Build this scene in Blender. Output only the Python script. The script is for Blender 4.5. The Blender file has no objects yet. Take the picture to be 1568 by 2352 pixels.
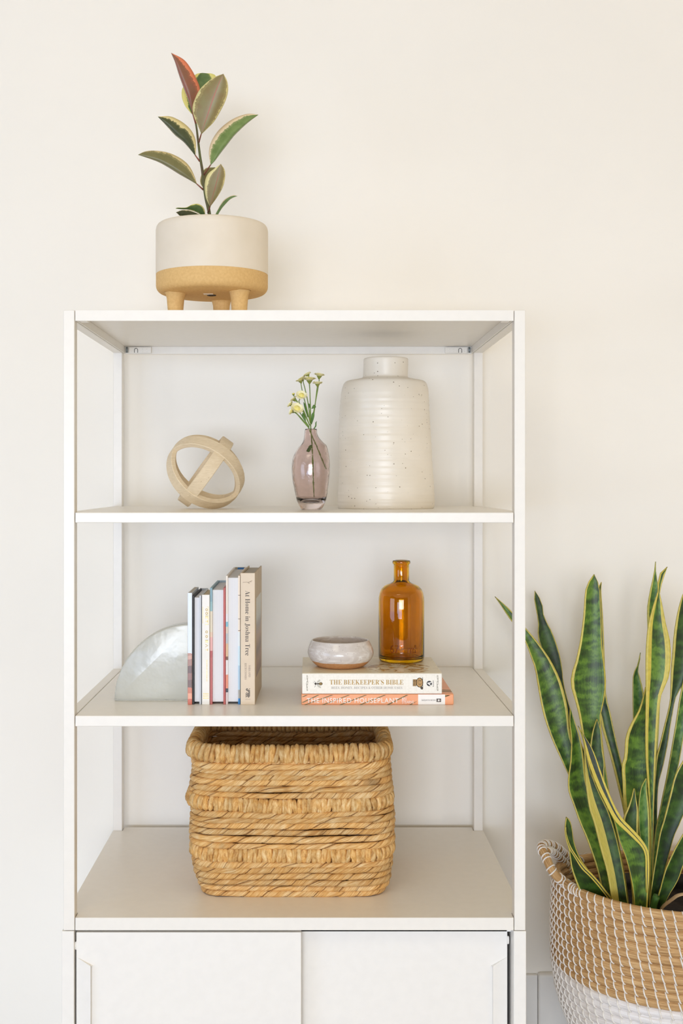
import bpy, bmesh, math, random
from mathutils import Vector, Matrix, Euler, noise as mnoise

random.seed(7)
PI = math.pi
S = bpy.context.scene
COL = S.collection

# ------------------------------------------------------------------ camera
F, D0, H = 2800.0, 2.113, 1.26            # focal length (px of a 2352 px high frame), distance to unit front, eye height
VX, VY = 717.0, 1105.0                    # principal point in the 1568x2352 frame
cam_d = bpy.data.cameras.new('camera')
cam_d.sensor_fit = 'VERTICAL'
cam_d.sensor_height = 36.0
cam_d.sensor_width = 24.0
cam_d.lens = F / 2352 * 36.0
cam_d.shift_x = (784 - VX) / 2352
cam_d.shift_y = -(1176 - VY) / 2352
cam_d.clip_start = 0.05
cam = bpy.data.objects.new('camera', cam_d)
cam.location = (0, -D0, H)
cam.rotation_euler = (PI / 2, 0, 0)
COL.objects.link(cam)
S.camera = cam

# ------------------------------------------------------------------ world, lights, exposure
W = bpy.data.worlds.new('world')
S.world = W
W.use_nodes = True
bg = W.node_tree.nodes['Background']
bg.inputs['Color'].default_value = (1.000, 0.750, 0.469, 1)
bg.inputs['Strength'].default_value = 0.16


def area(name, loc, target, sx, sy, power, color):
    l = bpy.data.lights.new(name, 'AREA')
    l.shape = 'RECTANGLE'
    l.size, l.size_y = sx, sy
    l.energy = power
    l.color = color
    o = bpy.data.objects.new(name, l)
    o.location = loc
    o.rotation_euler = (Vector(target) - Vector(loc)).to_track_quat('-Z', 'Y').to_euler()
    COL.objects.link(o)
    return o


area('window_light_rear', (-0.4, -8.0, 1.15), (0.0, 0.3, 1.0), 3.4, 1.9, 288.0, (0.896, 0.938, 1.000))
area('window_light_side', (-4.5, -3.5, 1.2), (-0.3, 0.4, 0.8), 2.4, 1.8, 57.6, (0.556, 0.722, 1.000))
area('low_fill_light', (-1.8, -8.0, 0.6), (-0.5, 0.3, 0.4), 3.5, 1.1, 93.0, (0.452, 0.645, 1.000))  # added low cool fill that lifts the lower wall; no real door behind it
area('overhead_fill_light', (-0.8, -2.2, 2.74), (-0.8, -2.2, 0.0), 1.0, 1.0, 12.5, (1.000, 0.920, 0.740))  # added warm overhead fill for upper wall and shelf tops; no actual lamp

S.view_settings.view_transform = 'Standard'
S.view_settings.look = 'None'
S.view_settings.gamma = 1.0
S.view_settings.exposure = -0.05
S.view_settings.use_curve_mapping = False
S.cycles.use_denoising = True
S.cycles.max_bounces = 9
S.cycles.diffuse_bounces = 7
S.cycles.glossy_bounces = 4
S.cycles.transmission_bounces = 8
S.cycles.use_adaptive_sampling = True
S.cycles.adaptive_threshold = 0.04
S.cycles.adaptive_min_samples = 16
S.cycles.transparent_max_bounces = 8
S.cycles.sample_clamp_indirect = 6.0


# ------------------------------------------------------------------ small helpers
def P(x, y, Y=0.0):
    """the point of the place that stands Y metres behind the unit's front plane and shows at pixel (x, y)"""
    D = D0 + Y
    return Vector(((x - VX) * D / F, Y, H - (y - VY) * D / F))


def lin(r, g, b):
    def f(c):
        c /= 255.0
        return c / 12.92 if c <= 0.04045 else ((c + 0.055) / 1.055) ** 2.4
    return (f(r), f(g), f(b), 1.0)


class NT:
    """thin wrapper to write node trees"""
    def __init__(self, name):
        self.m = bpy.data.materials.new(name)
        self.m.use_nodes = True
        self.t = self.m.node_tree
        self.b = self.t.nodes['Principled BSDF']

    def n(self, typ, **kw):
        o = self.t.nodes.new(typ)
        for k, v in kw.items():
            setattr(o, k, v)
        return o

    def l(self, a, b):
        self.t.links.new(a, b)

    def set(self, **kw):
        names = {'rough': 'Roughness', 'color': 'Base Color', 'coat': 'Coat Weight', 'coat_rough': 'Coat Roughness',
                 'trans': 'Transmission Weight', 'ior': 'IOR', 'metal': 'Metallic', 'spec': 'Specular IOR Level',
                 'sss': 'Subsurface Weight', 'sheen': 'Sheen Weight'}
        for k, v in kw.items():
            self.b.inputs[names[k]].default_value = v
        return self

    def coord(self, kind='Object', scale=(1, 1, 1)):
        c = self.n('ShaderNodeTexCoord')
        mp = self.n('ShaderNodeMapping')
        mp.inputs['Scale'].default_value = scale
        self.l(c.outputs[kind], mp.inputs['Vector'])
        return mp.outputs['Vector']

    def noise(self, vec, scale=5, detail=3, rough=0.5, dist=0.0):
        x = self.n('ShaderNodeTexNoise')
        x.inputs['Scale'].default_value = scale
        x.inputs['Detail'].default_value = detail
        x.inputs['Roughness'].default_value = rough
        x.inputs['Distortion'].default_value = dist
        self.l(vec, x.inputs['Vector'])
        return x.outputs['Fac']

    def ramp(self, fac, stops, mode='LINEAR'):
        r = self.n('ShaderNodeValToRGB')
        r.color_ramp.interpolation = mode
        e = r.color_ramp.elements
        while len(e) < len(stops):
            e.new(0.5)
        for i, (p, c) in enumerate(stops):
            e[i].position = p
            e[i].color = c
        self.l(fac, r.inputs['Fac'])
        return r.outputs['Color']

    def math(self, op, a, b=None, c=None, clamp=False):
        x = self.n('ShaderNodeMath', operation=op, use_clamp=clamp)
        for i, v in enumerate((a, b, c)):
            if v is None:
                continue
            if isinstance(v, (int, float)):
                x.inputs[i].default_value = v
            else:
                self.l(v, x.inputs[i])
        return x.outputs[0]

    def mix(self, fac, a, b, mode='MIX'):
        x = self.n('ShaderNodeMix', data_type='RGBA', blend_type=mode)
        for idx, v in ((0, fac), (6, a), (7, b)):
            if isinstance(v, (int, float)):
                x.inputs[idx].default_value = v
            elif isinstance(v, tuple):
                x.inputs[idx].default_value = v
            else:
                self.l(v, x.inputs[idx])
        return x.outputs[2]

    def color(self, out):
        self.l(out, self.b.inputs['Base Color'])

    def bump(self, fac, strength=0.2, dist=0.001):
        x = self.n('ShaderNodeBump')
        x.inputs['Strength'].default_value = strength
        x.inputs['Distance'].default_value = dist
        self.l(fac, x.inputs['Height'])
        self.l(x.outputs['Normal'], self.b.inputs['Normal'])

    def sep(self, vec):
        x = self.n('ShaderNodeSeparateXYZ')
        self.l(vec, x.inputs[0])
        return x.outputs


def plain(name, c1, c2=None, scale=8, rough=0.5, bump=0.0, stretch=(1, 1, 1), lo=0.35, hi=0.65, detail=3, bdist=0.001, **kw):
    """two-tone noise paint"""
    m = NT(name)
    c1 = lin(*c1)
    c2 = lin(*c2) if c2 else tuple(min(1, v * 0.97) for v in c1[:3]) + (1,)
    v = m.coord('Object', stretch)
    f = m.noise(v, scale, detail)
    m.color(m.ramp(f, [(lo, c1), (hi, c2)]))
    m.set(rough=rough, **kw)
    if bump:
        m.bump(f, bump, bdist)
    return m.m


def link(name, me, mats=None, parent=None, smooth=False, loc=None):
    o = bpy.data.objects.new(name, me)
    COL.objects.link(o)
    if mats is not None:
        for mm in (mats if isinstance(mats, (list, tuple)) else [mats]):
            me.materials.append(mm)
    if smooth:
        me.polygons.foreach_set('use_smooth', [True] * len(me.polygons))
    if parent is not None:
        o.parent = parent
    if loc is not None:
        o.location = loc
    return o


def tag(o, label, cat, group=None, kind=None):
    if label:
        o['label'] = label
    if cat:
        o['category'] = cat
    if group:
        o['group'] = group
    if kind:
        o['kind'] = kind
    return o


def thing(name, label, cat, loc=(0, 0, 0), rotz=0.0, group=None):
    o = bpy.data.objects.new(name, None)
    o.empty_display_size = 0.02
    o.location = loc
    o.rotation_euler = (0, 0, rotz)
    COL.objects.link(o)
    return tag(o, label, cat, group)


class MB:
    """mesh builder: collects vertices, faces and uvs of one part"""
    def __init__(self):
        self.v, self.f, self.uv = [], [], {}

    def grid(self, rows, closed_u=False, closed_v=False, uv=None):
        """rows: list of lists of points; quads between them"""
        b = len(self.v)
        nu, nv = len(rows), len(rows[0])
        for r in rows:
            self.v += [tuple(p) for p in r]
        for i in range(nu if closed_u else nu - 1):
            for j in range(nv if closed_v else nv - 1):
                a, c = (i + 1) % nu, (j + 1) % nv
                self.f.append((b + i * nv + j, b + i * nv + c, b + a * nv + c, b + a * nv + j))
                if uv:
                    self.uv[len(self.f) - 1] = (uv(i, j), uv(i, j + 1), uv(i + 1, j + 1), uv(i + 1, j))
        return b

    def tube(self, pts, rad, segs=8, closed=False, cap=True, flat=1.0, up=None, uvx=None, uv=False):
        """tube along a polyline; rad: number, list or f(i, ang)"""
        pts = [Vector(p) for p in pts]
        n = len(pts)
        T = []
        for i in range(n):
            a = pts[(i - 1) % n] if (closed or i > 0) else pts[i]
            c = pts[(i + 1) % n] if (closed or i < n - 1) else pts[i]
            d = c - a
            T.append(d.normalized() if d.length > 1e-9 else Vector((0, 0, 1)))
        rows = []
        ref = Vector(up) if up is not None else None
        if ref is None:
            ref = Vector((0, 0, 1)) if abs(T[0].z) < 0.9 else Vector((0, 1, 0))
        nrm = (ref - T[0] * ref.dot(T[0])).normalized()
        ln = 0.0
        lens = []
        for i in range(n):
            if i:
                ln += (pts[i] - pts[i - 1]).length
            lens.append(ln)
            if up is not None:
                r0 = Vector(up)
                nn = r0 - T[i] * r0.dot(T[i])
            else:
                nn = nrm - T[i] * nrm.dot(T[i])
            if nn.length > 1e-6:
                nrm = nn.normalized()
            bi = T[i].cross(nrm)
            row = []
            for k in range(segs):
                a = 2 * PI * k / segs
                r = rad(i, a) if callable(rad) else (rad[i] if isinstance(rad, (list, tuple)) else rad)
                row.append(pts[i] + nrm * (math.cos(a) * r) + bi * (math.sin(a) * r * flat))
            rows.append(row)
        uvf = None
        if uv:
            tot = ln
            uvf = lambda i, j: ((j / segs) if uvx is None else uvx(i, j / segs), lens[i] if i < n else tot)
        b = self.grid(rows, closed_u=closed, closed_v=True, uv=uvf)
        if cap and not closed:
            self.f.append(tuple(b + k for k in reversed(range(segs))))
            self.f.append(tuple(b + (n - 1) * segs + k for k in range(segs)))
        return self

    def lathe(self, prof, segs=64, center=(0, 0), shift=None, close_top=False, close_bottom=False):
        """prof: list of (r, z); shift: list of (dx, dy) or None"""
        rows = []
        for i, (r, z) in enumerate(prof):
            dx, dy = shift[i] if shift else (0, 0)
            rows.append([(center[0] + dx + r * math.cos(2 * PI * k / segs), center[1] + dy + r * math.sin(2 * PI * k / segs), z)
                         for k in range(segs)])
        b = self.grid(rows, closed_v=True)
        if close_bottom:
            self.f.append(tuple(b + k for k in reversed(range(segs))))
        if close_top:
            self.f.append(tuple(b + (len(prof) - 1) * segs + k for k in range(segs)))
        return self

    def box(self, lo, hi):
        b = len(self.v)
        x0, y0, z0 = lo
        x1, y1, z1 = hi
        self.v += [(x0, y0, z0), (x1, y0, z0), (x1, y1, z0), (x0, y1, z0), (x0, y0, z1), (x1, y0, z1), (x1, y1, z1), (x0, y1, z1)]
        self.f += [tuple(b + i for i in q) for q in ((0, 3, 2, 1), (4, 5, 6, 7), (0, 1, 5, 4), (1, 2, 6, 5), (2, 3, 7, 6), (3, 0, 4, 7))]
        return self

    def prism(self, poly, lo, hi, axis='y'):
        """extrude a polygon given as 2D points; axis y: points are (x, z)"""
        b = len(self.v)
        n = len(poly)
        mk = {'y': lambda p, d: (p[0], d, p[1]), 'z': lambda p, d: (p[0], p[1], d), 'x': lambda p, d: (d, p[0], p[1])}[axis]
        self.v += [mk(p, lo) for p in poly] + [mk(p, hi) for p in poly]
        self.f.append(tuple(b + i for i in range(n)))
        self.f.append(tuple(b + n + i for i in reversed(range(n))))
        for i in range(n):
            j = (i + 1) % n
            self.f.append((b + i, b + n + i, b + n + j, b + j))
        return self

    def mesh(self, name, fix=True):
        me = bpy.data.meshes.new(name)
        me.from_pydata([tuple(p) for p in self.v], [], self.f)
        if self.uv:
            ul = me.uv_layers.new(name='UVMap')
            for p in me.polygons:
                q = self.uv.get(p.index)
                if q:
                    for li, c in zip(p.loop_indices, q):
                        ul.data[li].uv = c
        me.update()
        if fix:
            bm = bmesh.new()
            bm.from_mesh(me)
            bmesh.ops.recalc_face_normals(bm, faces=bm.faces)
            bm.to_mesh(me)
            bm.free()
        return me

    def build(self, name, mat, parent=None, smooth=False, bevel=0.0, segs=2, loc=None, fix=True, angle=None):
        me = self.mesh(name, fix)
        if bevel:
            bm = bmesh.new()
            bm.from_mesh(me)
            bmesh.ops.bevel(bm, geom=bm.edges[:], offset=bevel, segments=segs, affect='EDGES', profile=0.5, clamp_overlap=True)
            bm.to_mesh(me)
            bm.free()
        o = link(name, me, mat, parent, smooth, loc)
        if angle is not None:
            me.polygons.foreach_set('use_smooth', [True] * len(me.polygons))
            me.set_sharp_from_angle(angle=math.radians(angle))
        return o


def bx(name, lo, hi, mat, parent=None, bevel=0.0012, segs=2):
    return MB().box(lo, hi).build(name, mat, parent, bevel=bevel, segs=segs)


def crom(pts, n):
    """Catmull-Rom resampling, n points, even in chord length"""
    pts = [Vector(p) for p in pts]
    if len(pts) == 2:
        return [pts[0].lerp(pts[1], i / (n - 1)) for i in range(n)]
    L = [0.0]
    for a, b in zip(pts, pts[1:]):
        L.append(L[-1] + max(1e-6, (b - a).length))
    out = []
    k = 0
    for i in range(n):
        s = L[-1] * i / (n - 1)
        while k < len(pts) - 2 and s > L[k + 1]:
            k += 1
        t = (s - L[k]) / (L[k + 1] - L[k])
        p0 = pts[k - 1] if k > 0 else pts[0] * 2 - pts[1]
        p1, p2 = pts[k], pts[k + 1]
        p3 = pts[k + 2] if k + 2 < len(pts) else pts[-1] * 2 - pts[-2]
        out.append(0.5 * ((2 * p1) + (p2 - p0) * t + (2 * p0 - 5 * p1 + 4 * p2 - p3) * t * t + (3 * p1 - p0 - 3 * p2 + p3) * t ** 3))
    return out


def text_mesh(name, body, size, mat, parent, loc, rot, width=None, serif=False, offset=0.0, depth=0.00015, align='LEFT', spacing=1.0, line=1.0):
    """flat lettering turned into a mesh; width: scaled to that length"""
    if serif:
        body = ''.join(chr(0x1D400 + ord(c) - 65) if 'A' <= c <= 'Z' else chr(0x1D41A + ord(c) - 97) if 'a' <= c <= 'z' else c for c in body)
    c = bpy.data.curves.new(name, 'FONT')
    c.body = body
    c.size = 1.0
    c.offset = offset
    c.extrude = depth / size * 0.5
    c.align_x = align
    c.align_y = 'CENTER'
    c.space_character = spacing
    c.space_line = line
    c.resolution_u = 4
    o = bpy.data.objects.new(name, c)
    COL.objects.link(o)
    bpy.context.view_layer.update()
    dg = bpy.context.evaluated_depsgraph_get()
    me = bpy.data.meshes.new_from_object(o.evaluated_get(dg))
    bpy.data.objects.remove(o)
    bpy.data.curves.remove(c)
    xs = [v.co.x for v in me.vertices]
    ys = [v.co.y for v in me.vertices]
    wd = max(xs) - min(xs)
    sx = width / wd if width else size
    cy = (max(ys) + min(ys)) / 2
    x0 = {'LEFT': min(xs), 'CENTER': (min(xs) + max(xs)) / 2, 'RIGHT': max(xs)}[align]
    for v in me.vertices:
        v.co = ((v.co.x - x0) * sx, (v.co.y - cy) * size, v.co.z * size)
    me.materials.clear()
    r = link(name, me, mat, parent)
    r.location = loc
    r.rotation_euler = rot
    return r


FRONT = (PI / 2, 0, 0)          # lettering that faces the viewer

# ------------------------------------------------------------------ materials of the room and the furniture
M = {}
M['wall'] = plain('wall_paint', (248, 244, 236), (246, 242, 234), 3, 0.85, 0.03, bdist=0.002)
M['white_metal'] = plain('white_powder_coat', (241, 237, 230), (239, 235, 228), 60, 0.34, 0.02, bdist=0.0002, ior=1.5)
M['white_inner'] = plain('white_powder_coat_door', (242, 239, 234), (240, 237, 232), 60, 0.38, 0.02, bdist=0.0002)
M['cream'] = plain('cream_paint', (244, 230, 202), (241, 226, 198), 3, 0.85)
M['trim'] = plain('white_trim_paint', (244, 242, 238), (242, 240, 236), 6, 0.45)
M['dark_gap'] = plain('dark_gap', (60, 52, 44), (48, 42, 36), 30, 0.8)
M['steel'] = plain('zinc_steel', (150, 160, 165), (120, 130, 138), 200, 0.35, metal=0.9)


def wood_floor():
    m = NT('greywashed_oak_floor')
    v = m.coord('Object', (14, 1.2, 1))
    f = m.noise(v, 6, 5, 0.6, 0.6)
    m.color(m.ramp(f, [(0.3, lin(198, 196, 194)), (0.7, lin(214, 212, 210))]))
    m.set(rough=0.45)
    return m.m


M['floor'] = wood_floor()

# ------------------------------------------------------------------ setting
WALL = 0.578
bx('wall_back', (-3.2, WALL, -0.05), (3.2, WALL + 0.1, 2.75), M['wall'], bevel=0)['kind'] = 'structure'
bx('ceiling', (-3.2, -5.2, 2.75), (3.2, WALL + 0.1, 2.85), M['cream'], bevel=0)['kind'] = 'structure'
bx('wall_right', (3.2, -5.2, -0.05), (3.3, WALL + 0.1, 2.75), M['cream'], bevel=0)['kind'] = 'structure'
fl = bx('floor', (-3.2, -5.2, -0.1), (3.2, WALL, 0.0), M['dark_gap'], bevel=0)
fl['kind'] = 'structure'
# floor boards: each its own piece
bw = 0.14
pl_me = MB().box((0, 0, 0), (bw - 0.002, WALL + 5.2 - 0.01, 0.004)).build('floor_board', M['floor'], fl, bevel=0.001, segs=1)
pl_me.location = (-3.2, -5.2, 0.0005)
k = 1
while -3.2 + (k + 1) * bw <= 3.2:
    c = pl_me.copy()
    COL.objects.link(c)
    c.location = (-3.2 + k * bw, -5.2, 0.0005)
    k += 1
bbz = H - (2240 - VY) * (D0 + WALL - 0.012) / F
xj = P(1236, 2240, WALL - 0.015).x
b1 = bx('baseboard_back', (0.05, WALL - 0.012, 0.0), (xj - 0.001, WALL, bbz), M['trim'], bevel=0.002)
b1['kind'] = 'structure'
b2 = bx('trim_1', (xj, WALL - 0.02, 0.0), (3.2, WALL, bbz + 0.004), M['trim'], bevel=0.006, segs=4)
b2['kind'] = 'structure'

# ------------------------------------------------------------------ shelving unit
XL, XR = (145.5 - VX) / 1325, (1206.5 - VX) / 1325
PW = 0.0193                                 # post width
PD = 0.025
YB0, YB1 = 0.528, 0.553                     # back posts
zt = lambda y: H - (y - VY) * D0 / F        # height of a line seen on the front plane
Z1T, Z1B = zt(712), zt(737)
Z2T, Z2B = zt(1177), zt(1201)
Z3T, Z3B = zt(1644), zt(1669)
Z4T, Z4B = zt(2108), zt(2138)
wm = M['white_metal']
unit = thing('shelving_unit', 'tall white metal open shelving unit with four tiers against the wall', 'shelf', (0, 0, Z4B))


def upart(o):
    o.location.z -= Z4B
    o.parent = unit
    return o


for xx in (XL, XR - PW):
    upart(bx('post', (xx, 0, Z4B + 0.0006), (xx + PW, PD, Z1T), wm))
    upart(bx('post', (xx, YB0, Z4B + 0.0006), (xx + PW, YB1, Z1T), wm))
gap = 0.0011
IL, IR = XL + PW, XR - PW                   # inner faces of the posts


def tray(name, zt_, zb, y1, sheet=0.0025, lip=0.0022):
    """pressed sheet-metal shelf: top sheet with lips turned down all round"""
    m = MB()
    a, b = IL + gap, IR - gap
    m.box((a, lip + 0.0001, zt_ - sheet), (b, y1, zt_))
    o = upart(m.build(name, wm, None, bevel=0.0008))
    for nm, lo, hi in (('front_lip', (a, 0.0002, zb), (b, lip, zt_)), ('back_lip', (a, y1 - lip, zb), (b, y1, zt_ - sheet - 0.0001)),
                       ('side_lip', (a, lip, zb + 0.001), (a + lip, y1 - lip, zt_ - sheet - 0.0001)), ('side_lip', (b - lip, lip, zb + 0.001), (b, y1 - lip, zt_ - sheet - 0.0001))):
        q = bx(nm, lo, hi, wm, None, 0.0004, 1)
        q.location.z -= Z4B
        q.parent = o
        q.matrix_parent_inverse = o.matrix_basis.inverted()
        q.location.z += 0
    return o


def solid_shelf(name, zt_, zb, a, b, y1):
    m = MB()
    m.box((a, 0.0002, zb), (b, y1, zt_))
    return upart(m.build(name, wm, None, bevel=0.0015))


bpy.context.view_layer.update()
top = tray('top_panel', Z1T, Z1B, YB1)
solid_shelf('shelf', Z2T, Z2B, IL + gap, IR - gap, YB1)
solid_shelf('shelf', Z3T, Z3B, IL + gap, IR - gap, YB1)
# the lowest shelf reaches under the side edges, notched round the posts
m = MB()
a, b = XL - 0.0008, XR + 0.0008
poly = [(IL + gap, 0.0002), (IR - gap, 0.0002), (IR - gap, PD + gap), (b, PD + gap), (b, YB0 - gap), (IR - gap, YB0 - gap), (IR - gap, YB1), (IL + gap, YB1),
        (IL + gap, YB0 - gap), (a, YB0 - gap), (a, PD + gap), (IL + gap, PD + gap)]
m.prism(poly, Z4B + 0.0005, Z4T, 'z')
upart(m.build('bottom_shelf', wm, None, bevel=0.0012))
for (zT, zB) in ((Z1T, Z1B), (Z2T, Z2B), (Z3T, Z3B)):
    for xx in (XL, XR - PW):
        upart(bx('side_rail', (xx, PD, zB), (xx + PW, YB0, zT), wm))
# corner brackets under the top panel
for s in (1, -1):
    xi = IL + 0.002 if s == 1 else IR - 0.002
    zc = Z1B + 0.0012
    x0, x1 = (xi + s * 0.010, xi + s * 0.059)
    br = MB()
    y0 = YB1 - 0.0085
    br.box((min(x0, x1), y0, zc), (max(x0, x1), y0 + 0.004, zc + 0.0135))
    bo = upart(br.build('corner_bracket', wm, None, bevel=0.0012))
    xa = xi + s * 0.026
    arch = [(xa - 0.0035, y0 - 0.0002, zc + 0.001), (xa - 0.0035, y0 - 0.0002, zc + 0.007)] + \
           [(xa - 0.0035 * math.cos(t), y0 - 0.0002, zc + 0.007 + 0.0035 * math.sin(t)) for t in [PI * i / 8 for i in range(1, 8)]] + \
           [(xa + 0.0035, y0 - 0.0002, zc + 0.007), (xa + 0.0035, y0 - 0.0002, zc + 0.001)]
    q = MB().tube(arch, 0.0006, 6).build('slot', M['dark_gap'], None, True)
    q.location.z = -Z4B
    q.parent = bo
    q.matrix_parent_inverse = Matrix.Translation((0, 0, Z4B))
    for dx in (0.016, 0.040, 0.049):
        for dz in (0.004, 0.009):
            q = MB().lathe([(0.0009, 0), (0.0007, 0.0005)], 8, close_top=True, close_bottom=True).build('dimple', M['trim'], None, True)
            q.location = (xi + s * dx, y0 - 0.0002, zc + dz - Z4B)
            q.rotation_euler = (PI / 2, 0, 0)
            q.parent = bo
            q.matrix_parent_inverse = Matrix.Translation((0, 0, Z4B))
    t = MB().tube([(xi + s * 0.006, y0 - 0.001, zc + 0.001), (xi + s * 0.006, y0 - 0.001, zc + 0.013)], 0.0022, 10)
    upart(t.build('bolt', M['steel'], None, True))
    # front hook under the front lip
    upart(bx('front_hook', (min(xi + s * 0.004, xi + s * 0.018), 0.006, Z1B + 0.0005), (max(xi + s * 0.004, xi + s * 0.018), 0.03, Z1B + 0.004), wm, None, 0.001))

# ------------------------------------------------------------------ sliding-door cabinet below
cab = thing('sliding_door_cabinet', 'low white metal cabinet with two sliding doors under the open shelves', 'cabinet', (0, 0, 0))
CL, CR = (141.5 - VX) / 1325, (1208 - VX) / 1325
cz = Z4B - 0.0006
wi = M['white_inner']
stile = 0.0215
bx('side_panel', (CL, 0.0, 0.02), (CL + stile, YB1, cz), wi, cab)
bx('side_panel', (CR - stile, 0.0, 0.02), (CR, YB1, cz), wi, cab)
bx('top_board', (CL + stile, 0.03, cz - 0.012), (CR - stile, YB1, cz), wi, cab, 0.0006)
bx('back_panel', (CL + stile, YB1 - 0.004, 0.02), (CR - stile, YB1, cz - 0.012), wi, cab, 0.0006)
bx('bottom_board', (CL + stile, 0.004, 0.02), (CR - stile, YB1 - 0.004, 0.04), wi, cab, 0.0006)
for fx in (CL + 0.01, CR - 0.05):
    for fy in (0.01, YB1 - 0.05):
        bx('foot', (fx, fy, 0.0046), (fx + 0.04, fy + 0.04, 0.02), wi, cab, 0.002)


def door(x0, x1, y0, pull_left):
    d = bx('sliding_door', (x0, y0, 0.045), (x1, y0 + 0.012, cz - 0.0035), wi, cab, 0.001)
    # folded finger pull: a flap bent outward along the outer edge
    w = 0.0255
    zt0 = H - (2198 - VY) * (D0 + y0) / F
    out = 0.0075
    m = MB()
    xa = x0 + 0.0008 if pull_left else x1 - 0.0008
    s = 1 if pull_left else -1
    zb = 0.08
    t = 0.0014
    A = [(xa, y0 - 0.0001, zt0), (xa + s * w, y0 - out, zt0 - 0.0135), (xa + s * w, y0 - out, zb + 0.0135), (xa, y0 - 0.0001, zb)]
    B = [(p[0], p[1] + t, p[2]) for p in A]
    m.v = A + B
    m.f = [(0, 1, 2, 3), (7, 6, 5, 4), (0, 4, 5, 1), (1, 5, 6, 2), (2, 6, 7, 3), (3, 7, 4, 0)]
    # closing cheek at the top
    n = len(m.v)
    m.v += [(xa, y0, zt0), (xa + s * w, y0 - out, zt0 - 0.0135), (xa + s * (w + 0.003), y0, zt0 - 0.0155)]
    m.f += [(n, n + 1, n + 2)]
    m.build('door_pull', wi, d, fix=True)
    # small bumper near the edge
    return d


dl = door((174 - VX) / 1325, (691.5 - VX) / 1325, 0.004, True)
dr = door((680 - VX) / 1310, (1166 - VX) / 1310, 0.030, False)
for xx, yy in (((172.6 - VX) / 1325, 0.008), ((1168 - VX) / 1310, 0.034)):
    q = MB().lathe([(0.0, 0.0075), (0.0022, 0.006), (0.0025, 0.0), (0.0022, -0.006), (0.0, -0.0075)], 12)
    o = q.build('bumper', wi, cab, True)
    o.location = (xx, yy, zt(2176))

# ------------------------------------------------------------------ tripod pot on the top
ptY = 0.20
pc = P(487, 676, ptY)
zTop = Z1T
sc = F / (D0 + ptY)
R = 128.0 / sc
zb_, zm_, zr_ = H + 429 / sc, H + 473 / sc, H + 587 / sc
pot = thing('footed_planter', 'cream and mustard ceramic planter on three stubby legs atop the shelves', 'planter', (pc.x, ptY, zTop))
M['glaze_cream'] = plain('cream_glaze', (236, 226, 210), (230, 219, 201), 14, 0.55, 0.05, bdist=0.0006)
M['clay_tan'] = plain('mustard_clay', (226, 188, 126), (218, 178, 116), 220, 0.75, 0.08, bdist=0.0004)
b0 = zb_ - zTop
b1_ = zm_ - zTop
b2_ = zr_ - zTop
rc = 0.014
m = MB()
prof = [(0.004, b0 - 0.0035), (R * 0.55, b0 - 0.003), (R - rc * 1.6, b0 - 0.002), (R - rc, b0)] + \
       [(R - rc + rc * math.sin(t), b0 + rc - rc * math.cos(t)) for t in [PI / 2 * i / 6 for i in range(1, 7)]] + [(R, b1_ - 0.0005)]
m.lathe(prof, 96, close_bottom=True)
m.lathe([(R - 0.0005, b1_ - 0.001), (R - 0.006, b1_ - 0.001)], 96)
m.build('clay_base', M['clay_tan'], pot, True)
m = MB()
prof = [(R + 0.0002, b1_ - 0.0005), (R + 0.0004, b1_ + 0.02), (R + 0.0004, b2_ - 0.012), (R - 0.0008, b2_ - 0.006), (R - 0.003, b2_ - 0.0022), (R - 0.0055, b2_ - 0.0005), (R - 0.0085, b2_ - 0.0012),
        (R - 0.0095, b2_ - 0.004), (R - 0.0095, b0 + 0.02)]
m.lathe(prof, 96)
m.build('glazed_body', M['glaze_cream'], pot, True)
for ang in (200, 320, 80):
    a = math.radians(ang)
    lx, ly = 0.071 * math.cos(a), 0.071 * math.sin(a)
    m = MB()
    lr = [(0.0128, 0.0), (0.0136, 0.001), (0.0148, b0 * 0.45), (0.0165, b0 * 0.8), (0.0185, b0 * 0.94), (0.0215, b0 - 0.001)]
    m.lathe(lr, 28, (lx, ly), close_bottom=True, close_top=True)
    m.build('leg', M['clay_tan'], pot, True)
m = MB()
m.lathe([(0.0035, 0.0), (0.0085, 0.0), (0.0085, -0.0012), (0.0035, -0.0012)], 20)
o = m.build('drain_ring', M['dark_gap'], pot, True, loc=(0.0, -0.012, b0 - 0.0032))
o = bx('paper_sticker', (-0.014, -0.03, b0 - 0.0039), (0.004, -0.018, b0 - 0.0033), M['glaze_cream'], pot, 0)
M['soil'] = plain('potting_soil', (44, 33, 26), (24, 18, 14), 60, 0.95, 0.8, bdist=0.004)
m = MB()
m.lathe([(0.001, b2_ - 0.014), (R * 0.5, b2_ - 0.015), (R - 0.01, b2_ - 0.018)], 40, close_bottom=True)
o = m.build('soil', M['soil'], pot, True)
o['kind'] = 'stuff'


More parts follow.
